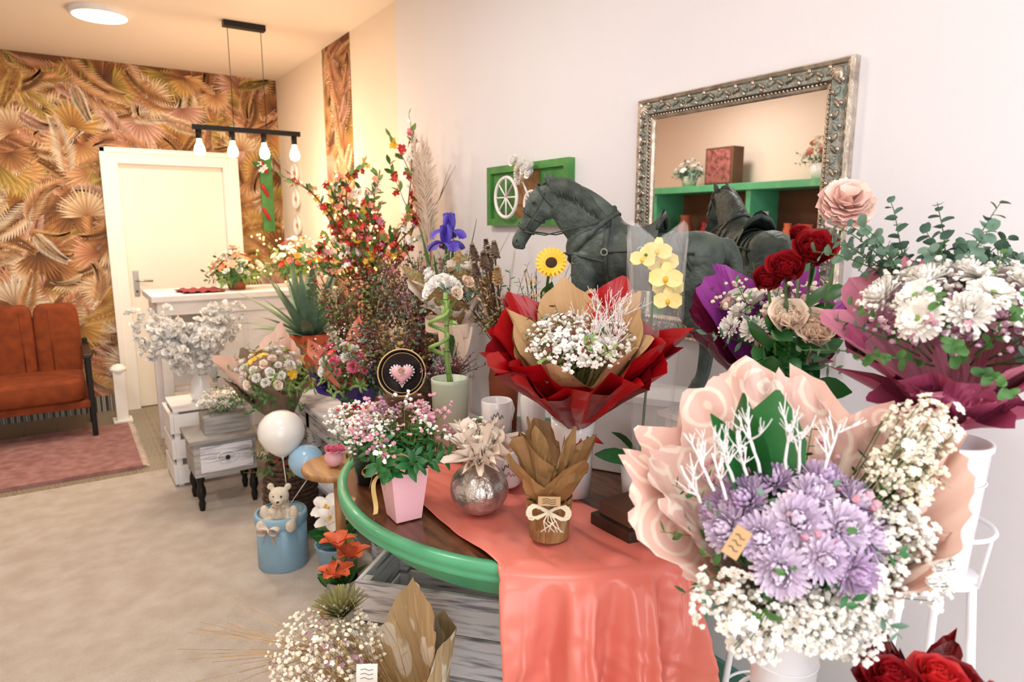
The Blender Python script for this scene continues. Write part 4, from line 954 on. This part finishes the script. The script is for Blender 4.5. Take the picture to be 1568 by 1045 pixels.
for i,d in enumerate(dome(19,1.3,.6)):
    q=np.array(d)+CD*.25;b.put(rg.choice([LM,LM2]),fr((d[0]*.112+CD[0]*.045,d[1]*.112+CD[1]*.045,.205+d[2]*.085),q,rnd(0,6),rnd(.032,.042)))
for i,d in enumerate(dome(30,1.3,.2)): sprig(b,(d[0]*.04,d[1]*.04,.15),d,.18,10,.03,.015,rg.choice(['leaf_mid','leaf_euc','leaf_dark']))
for k in range(50): p=np.array([rnd(-.11,.11),rnd(-.11,.11),.26+rnd(-.04,.04)]);puff(b,p,.006,'wax_pink')
HC=np.array([.83,.525,1.11]);TC=np.array([-.84,-.54,0])
tag(b,fr(loc(tuple(HC+np.array([-.07,-.04,-.02])-RT*.07)),ldir((-.8,-.6,.2)))@rot('x',-pi/2)@rot('y',.5),.022,.042)
for s,(off,up,n,tw) in enumerate(((.15,.05,300,.0),(.14,-.03,300,.03),(.10,-.09,340,.06),(.03,-.13,340,.08),(.17,.11,200,-.02),(.09,-.16,280,.05),(-.04,-.15,220,.07),(.18,-.09,160,.02),(-.09,-.11,120,.06))):
    c=loc(HC+RT*off+TC*tw+np.array([0,0,1.])*up);cloud(b,c,(.05,.05,.042),n,'gyps_cream' if s in (0,4) else 'gyps',.004,(0,0,.06),k=6)
    cloud(b,c,(.055,.055,.05),20,'pet_white',.008,flower=1)
for off,up in ((-.10,.08),(-.06,.11),(-.13,.05),(-.02,.12),(-.08,.10),(.0,.11),(-.11,.02),(.04,.12),(-.15,.01)):
    c=loc(HC+RT*off*.9+np.array([0,0,1])*up*.45);twig(b,c,ldir(RT*(off*3)+np.array([-.1,-.05,1])),.070,.0026,2,'twig_white',4,.7)
c=loc(HC+np.array([.06,.04,-.03])-RT*.05)
for k in range(3): b.put(leafT(.18,.11,'leaf_dark',.3,-.15),fr(c,ldir(-RT*(1.0-.5*k)+np.array([0,0,1])),0)@rot('z',1.5+k))
bow(b,'ribbon_cream',.04,fr(loc(np.array(O)+np.array([-.035,-.02,0.0])),ldir((-.8,-.55,0))),.3)
b.done('lilac_chrysanthemum_bouquet')
# pink bouquet
b=MB();stems(b,(1.235,.50,.95),(1.23,.50,1.18),14,.025);PM=fr((1.225,.505,1.17),(-.20,-.06,1));b.M=PM;ca=aisle(PM);lf=ldir(-RT,PM);la=math.atan2(lf[1],lf[0])
wrap(b,'pink_paper',.17,.02,.17,n=143,m=10,pleat=.10,k=11,peak=.2,kp=5,nz=.03,low=(ca,.25),smooth=False)
wrap(b,'pink_paper_l',.23,.02,.17,n=112,m=10,pleat=.08,k=7,peak=.14,kp=4,ph=.4,nz=.03,low=(ca,.5),smooth=False,wide=(la,.35))
wrap(b,'pink_paper',.07,.03,.13,n=96,m=6,pleat=.25,k=12,peak=.3,kp=5,nz=.02,ph=.1,smooth=False)
DW=daisy('pet_white','leaf_light',24,3,3,cr=.2);MW=mum('pet_white',80,4,-.4,.62,.24,1.7)
for i,d in enumerate(dome(15,1.2,1.0)): b.put(MW if i%2 else DW,fr((d[0]*.13,d[1]*.13,.19+d[2]*.06),d,rnd(0,6),rnd(.032,.040)))
cloud(b,(0,0,.20),(.15,.15,.05),200,'wax_mauve',.005);cloud(b,(0,0,.22),(.15,.15,.06),420,'gyps',.0045);cloud(b,(0,0,.20),(.15,.15,.05),40,'wax_pink',.007,flower=1)
for d in dome(22,1.3): sprig(b,(d[0]*.06,d[1]*.06,.12),d,.19,10,.022,.016,rg.choice(['leaf_euc','leaf_mid']),round_=True)
b.done('pink_wrapped_daisy_bouquet')
b=MB()
for i in range(16):
    sprig(b,(1.32,.57,1.37),(rnd(-.5,.6),rnd(-.6,.5),rnd(.4,.8)),rnd(.12,.20),13,.030,.027,'leaf_euc',droop=.7,round_=True)
for i in range(7): sprig(b,(1.28,.62,1.38),(rnd(-.5,.1),rnd(.1,.7),.6),rnd(.16,.21),12,.028,.026,'leaf_euc',droop=.7,round_=True)
b.done('eucalyptus_sprigs')
# roses
b=MB()
P=[((1.20,.805,1.325),'pet_peach',.046),((1.235,.765,1.30),'pet_peach',.050),((1.20,.82,1.42),'pet_red',.045),((1.235,.785,1.455),'pet_red',.052),((1.17,.84,1.40),'pet_red',.036),((1.38,.81,1.555),'pet_blush',.058),((1.33,.88,1.49),'pet_red',.028)]
for p,c,s in P:
    q=(1.30+rnd(-.01,.01),.86+rnd(-.01,.01),1.05);tube(b,[q,((p[0]+q[0])/2+.01,(p[1]+q[1])/2,1.2),(p[0],p[1],p[2])],.003,'stem_green',6)
    b.put(rose(c,28,.8,int(p[0]*100)) if c!='pet_blush' else carnation(c,60,2,.03,.75),fr((p[0]+.01,p[1]+.01,p[2]-.02),(-.6,-.5,.7),rnd(0,6),s*1.1))
    for k in range(4):
        t=rnd(.2,.9);b.put(leafT(.075,.042,'leaf_dark',.5),fr((q[0]+(p[0]-q[0])*t,q[1]+(p[1]-q[1])*t,q[2]+(p[2]-q[2])*t),(rnd(-1,1),rnd(-1,1),rnd(-.1,.8)),rnd(0,6)))
for i in range(30): b.put(leafT(.09,.05,'leaf_dark',.7),fr((1.29+rnd(-.05,.02),.85+rnd(-.05,.03),1.12+rnd(0,.12)),(rnd(-1,.6),rnd(-1,.6),rnd(-.3,.6)),rnd(0,6)))
b.done('rose_arrangement')
b=MB();stems(b,(.955,.395,.58),(.955,.395,.80),8,.02)
for (x,y,z,s,c) in ((.895,.405,.895,.045,'pet_red'),(.94,.37,.90,.045,'pet_red2'),(.975,.365,.89,.042,'pet_red'),(.915,.435,.87,.036,'pet_red')):
    b.put(rose(c,26,.9,3),fr((x,y,z-.03),(x-1.02,y-.5,.7),0,s));tube(b,[(.955,.395,.76),(x,y,z-.02)],.003,'stem_green',5)
b.M=tr(.955,.395,.76);wrap(b,'red_dark',.12,.02,.08,pleat=.1,k=7,peak=.25,kp=5,smooth=False);b.done('red_rose_bouquet')
# ------------------------------------------------------------------ floor items
b=MB();lathe(b,[(0,0),(.105,0),(.107,.002),(.107,.24),(.102,.24),(.102,.02),(0,.02)],'blue_box',tr(.70,2.90,.0125),48);lathe(b,[(.110,.20),(.112,.21),(.112,.235),(.109,.245),(.1,.245)],'blue_box',tr(.70,2.90,.0125),48)
lathe(b,[(0,.2),(.1,.2)],'tulle',tr(.70,2.90,.0125));bow(b,'ribbon_cream',.045,tr(.62,2.80,.22)@rot('z',-.6),.4);b.done('blue_round_gift_box')
def bear():
    e=empty('teddy_bear');b=MB();x,y,z=.69,2.86,.215;b.M=tr(x,y,z)@sc(1.15)@tr(-x,-y,-z)
    ell(b,(x,y,z+.045),(.042,.038,.05),'plush');ell(b,(x-.005,y-.008,z+.115),(.038,.036,.034),'plush');ell(b,(x-.015,y-.038,z+.105),(.018,.016,.014),'plush')
    for s in (-1,1):
        rx,ry=.83*s,-.55*s
        ell(b,(x+rx*.033,y+ry*.033,z+.148),(.014,.009,.014),'plush');ell(b,(x+rx*.055-.01,y+ry*.055-.015,z+.05),(.018,.018,.032),'plush')
        V,F=tubeVF([(x+rx*.03,y+ry*.03,z+.02),(x+rx*.055-.03,y+ry*.055-.05,z+.01)],[.022,.02],12);b.add(V,F,'plush');ell(b,(x+rx*.055-.035,y+ry*.055-.055,z+.018),(.019,.012,.024),'plush')
    M=b.M.copy();b.done('body',e,remesh=.004)
    d=MB();d.M=M;ell(d,(x-.023,y-.056,z+.110),(.006,.005,.004),'black_gloss')
    for s in (-1,1): ell(d,(x-.018+.83*s*.014,y-.036-.55*s*.014,z+.124),(.004,.004,.004),'black_gloss')
    bow(d,'ribbon_cream',.022,tr(x-.015,y-.035,z+.082)@rot('z',-.6),.35);d.done('face',e)
bear()
for (x,y,z,r,c) in ((.73,2.93,.60,.10,'balloon_w'),(.81,2.86,.475,.075,'balloon_b')):
    b=MB();lathe(b,[(0,-r*1.18),(r*.06,-r*1.17),(r*.04,-r*1.12),(r*.35,-r*.95),(r*.75,-r*.6),(r*.97,-r*.15),(r,r*.15),(r*.9,r*.5),(r*.65,r*.8),(r*.35,r*.96),(0,r)],c,tr(x,y,z),32);tube(b,[(x,y,z-r*1.15),(.75,2.95,.25)],.002,'twig_white',5);b.done('balloon')
b=MB();lathe(b,[(0,0),(.06,0),(.085,.16),(.09,.17),(.08,.17),(.075,.15),(0,.15)],'blue_box',tr(.85,2.62,.0125),32);b.M=tr(.85,2.62,.17)
for k in range(16): b.put(leafT(.15,.055,rg.choice(['leaf_mid','leaf_light','leaf_dark']),.7),fr((0,0,0),(rnd(-1,1),rnd(-1,1),rnd(.4,1.2)),rnd(0,6)))
for k in range(6):
    d=(rnd(-.8,.4),rnd(-.8,.4),1);p=np.array(d)*.15;tube(b,[(0,0,0),p],.003,'stem_green',5)
    for q in range(5): V,F=petalVF(.07,.045,.3,.5,4,5,.6,.1,.85);b.add(V,F,'pet_white',fr(p,(-.3,-.5,1),q*1.257)@rot('y',.9))
    ell(b,p+np.array([-.01,-.015,.02]),.007,'pet_yellow',None,8)
b.done('white_lily_pot')
b=MB();b.M=tr(.72,2.17,0.0125)
lathe(b,[(0,0),(.05,0),(.06,.26),(.055,.26)],'weathered_grey',None,24);tube(b,[(0,0,.2),(-.02,0,.30)],.004,'stem_green',5)
for k in range(3):
    for q in range(5): V,F=petalVF(.075,.05,.4,.7,4,5,.6,.1,.85,.04,q);b.add(V,F,'pet_orange',tr((-.03,.04,.0)[k],(-.03,0,.04)[k],.28+.04*k)@rot('z',q*1.257+k)@rot('y',.5))
for k in range(12): b.put(leafT(.12,.04,'leaf_mid',.6),fr((0,0,.22),(rnd(-1,1),rnd(-1,1),.5),rnd(0,6)))
b.done('orange_lily_pot')
# crate
b=MB();ang=math.atan2(-.40,.36);b.M=tr(.655,1.86,.0135)@rot('z',ang)
Lc,Dc,Hc=.56,.34,.41
for k in range(3):
    z0=.0+k*.14;box(b,(0,0,z0),(Lc,.016,z0+.13),'weathered');box(b,(0,Dc-.016,z0),(Lc,Dc,z0+.13),'weathered')
    box(b,(0.0,.016,z0),(.016,Dc-.016,z0+.13),'weathered');box(b,(Lc-.016,.016,z0),(Lc,Dc-.016,z0+.13),'weathered')
box(b,(.016,.016,0),(Lc-.016,Dc-.016,.015),'weathered')
for (x,y) in ((.016,.016),(Lc-.046,.016),(.016,Dc-.046),(Lc-.046,Dc-.046)): box(b,(x,y,.015),(x+.03,y+.03,Hc),'weathered')
b.done('whitewashed_crate',bevel=.003)
# dried bouquet in printed kraft
b=MB();lathe(b,[(0,0),(.07,0),(.08,.12),(.075,.12),(.065,.01)],'wicker',tr(.69,1.36,.0125),24)
b.M=fr((.685,1.37,.08),(-.40,.22,.66));rt=ldir(RT,b.M);ra=math.atan2(rt[1],rt[0])
wrap(b,'kraft_print',.34,.03,.22,n=100,m=8,pleat=.05,k=5,peak=.14,kp=4,nz=.01,ph=.3,smooth=False,wide=(ra,.35),low=(ra+pi,.25))
wrap(b,'kraft_print',.39,.03,.19,a0=ra-1.7,a1=ra+1.7,n=70,m=8,pleat=.05,k=5,peak=.16,kp=3,nz=.01,smooth=False,wide=(ra,.4))
b.M=np.eye(4);hc=np.array([.46,1.53,.45]);tb=np.array([.66,1.40,.16])
cloud(b,hc,(.15,.14,.11),600,'gyps_cream',.0055,tb,'dried_tan',k=4);cloud(b,hc,(.15,.14,.10),90,'wax_mauve',.0055,flower=1);cloud(b,hc,(.15,.13,.10),60,'pet_white',.008,flower=1)
for i in range(40):
    t=hc+np.array([rnd(-.15,.12),rnd(-.12,.12),rnd(-.08,.13)]);sprig(b,tb,t-tb,rnd(.36,.46),10,.03,.006,rg.choice(['dried_tan','dried_olive','dried_tan']),'dried_tan',droop=.05)
for i in range(24): e1=hc+np.array([-.20,.12,.0])+np.array([rnd(-.12,.05),rnd(-.05,.1),rnd(-.08,.16)]);tube(b,[tb,hc,e1],[.0018,.0007],'dried_tan',4)
M=fr(hc+np.array([.05,.02,.06]),(-.1,.1,1))
for k in range(90): V,F=petalVF(.085,.009,0,.2,2,3,.7,.3,.6);b.add(V,F,'dried_olive',M@rot('z',k*2.4)@rot('y',.9*math.sqrt(k/90)))
for k in range(3): b.put(FL['m_pet_white'],fr(hc+np.array([rnd(-.02,.12),rnd(-.12,-.08),rnd(-.1,-.02)]),(-.4,-.6,.6),0,.03))
tag(b,fr(hc+np.array([.05,-.14,.0]),(-.5,-.8,.3))@rot('x',-pi/2),.05,.045,'tag_white')
b.done('dried_flower_bouquet')
# green cabinet (seen in mirror)
e=MB();x0,x1,y0,y1=-1.99,-1.58,2.7,4.9
box(e,(x0,y0,1.80),(x1+.03,y1,1.86),'green_paint')
for y in (y0,y0+1.05,y1-.05): box(e,(x0,y,0),(x1,y+.05,1.80),'green_paint')
for z in (.4,.85,1.3): box(e,(x0,y0+.05,z),(x1,y1-.05,z+.03),'dark_wood')
box(e,(x0,y0+.05,.1),(x0+.02,y1-.05,1.8),'deep_interior');e.done('green_shelf_cabinet',bevel=.004)
e=MB()
for z in (.431,.881,1.331):
    for k in range(9):
        y=2.85+k*.22+rnd(-.03,.03);h=rnd(.12,.3);r=rnd(.04,.08);c=rg.choice(['pet_red','pet_yellow','ceramic','terra','pot_pink','black_gloss','light_wood','pet_orange','pot_sage'])
        lathe(e,[(0,0),(r*.7,0),(r,h*.5),(r*.6,h*.85),(r*.7,h),(0,h)],c,tr(-1.75,y,z),20)
e.done('shelf_ornaments')
e=MB();box(e,(-1.85,4.05,1.861),(-1.70,4.36,2.20),'deep_interior');box(e,(-1.70,4.07,1.88),(-1.69,4.34,2.18),'box_print');e.done('floral_picture_box',bevel=.004)
arrangement(-1.74,4.58,1.861,.13,.15,['r_pet_white','b_pet_white'],14,['leaf_euc'],('pot_sage',.08,.1),.03).done('white_flower_pot')
arrangement(-1.70,3.2,1.861,.13,.22,['r_pet_peach','r_pet_coral'],18,['leaf_euc','leaf_mid'],('ceramic',.08,.12),.035,10,.05).done('peach_flower_pot')
# ------------------------------------------------------------------ lights
def area(n,loc,rotv,size,size_y,en,col):
    l=bpy.data.lights.new(n,'AREA');l.shape='RECTANGLE';l.size=size;l.size_y=size_y;l.energy=en;l.color=col
    o=bpy.data.objects.new(n,l);bpy.context.collection.objects.link(o);o.location=loc;o.rotation_euler=rotv
def point(n,loc,en,col,r=.06):
    l=bpy.data.lights.new(n,'POINT');l.energy=en;l.color=col;l.shadow_soft_size=r
    o=bpy.data.objects.new(n,l);bpy.context.collection.objects.link(o);o.location=loc
area('assumed_front_daylight',(-.2,-1.5,1.5),(math.radians(90),0,0),3.2,2.3,54,(.94,.97,1.0))  # assumed daylight from behind the camera, an unseen area light; no window modelled
for i,(x,y) in enumerate(((.32,4.89),(.32,2.2),(-1.2,4.0))):  # first belongs to the panel in view, the others to the added unseen ones
    area('ceiling_lamp_glow',(x,y,ZC-.045),(0,0,0),.28,.28,(25,16,15)[i],((1,.87,.70),(1,.97,.94),(1,.93,.84))[i])
area('ceiling_fill_front',(.2,.2,ZC-.045),(0,0,0),.9,.9,12,(.98,.99,1))  # added fill light under the ceiling, unseen, with no fixture modelled
for x in (.775,1.36): point('pendant_glow',(x,4.67,1.88),6,(1,.70,.44),.04)
point('tree_glow',(1.30,3.8,1.75),4,(1,.68,.36),.1)
point('assumed_corner_glow',(1.35,4.9,1.5),8,(1,.68,.38),.1)  # assumed warm light in the back corner, unseen, no lamp modelled
w=bpy.data.worlds.new('w');bpy.context.scene.world=w;w.use_nodes=True;w.node_tree.nodes['Background'].inputs[0].default_value=(.95,.97,1,1);w.node_tree.nodes['Background'].inputs[1].default_value=.9
cam=bpy.data.cameras.new('camera');o=bpy.data.objects.new('camera',cam);bpy.context.collection.objects.link(o)
o.location=(0,0,1.5);o.rotation_euler=(math.radians(90-9.75),0,math.radians(-33.6));cam.lens=23.65;cam.sensor_width=36;cam.clip_start=.02
cam.dof.use_dof=True;cam.dof.focus_distance=1.75;cam.dof.aperture_fstop=4.0
bpy.context.scene.camera=o
vs=bpy.context.scene.view_settings;vs.view_transform='Standard';vs.exposure=.22
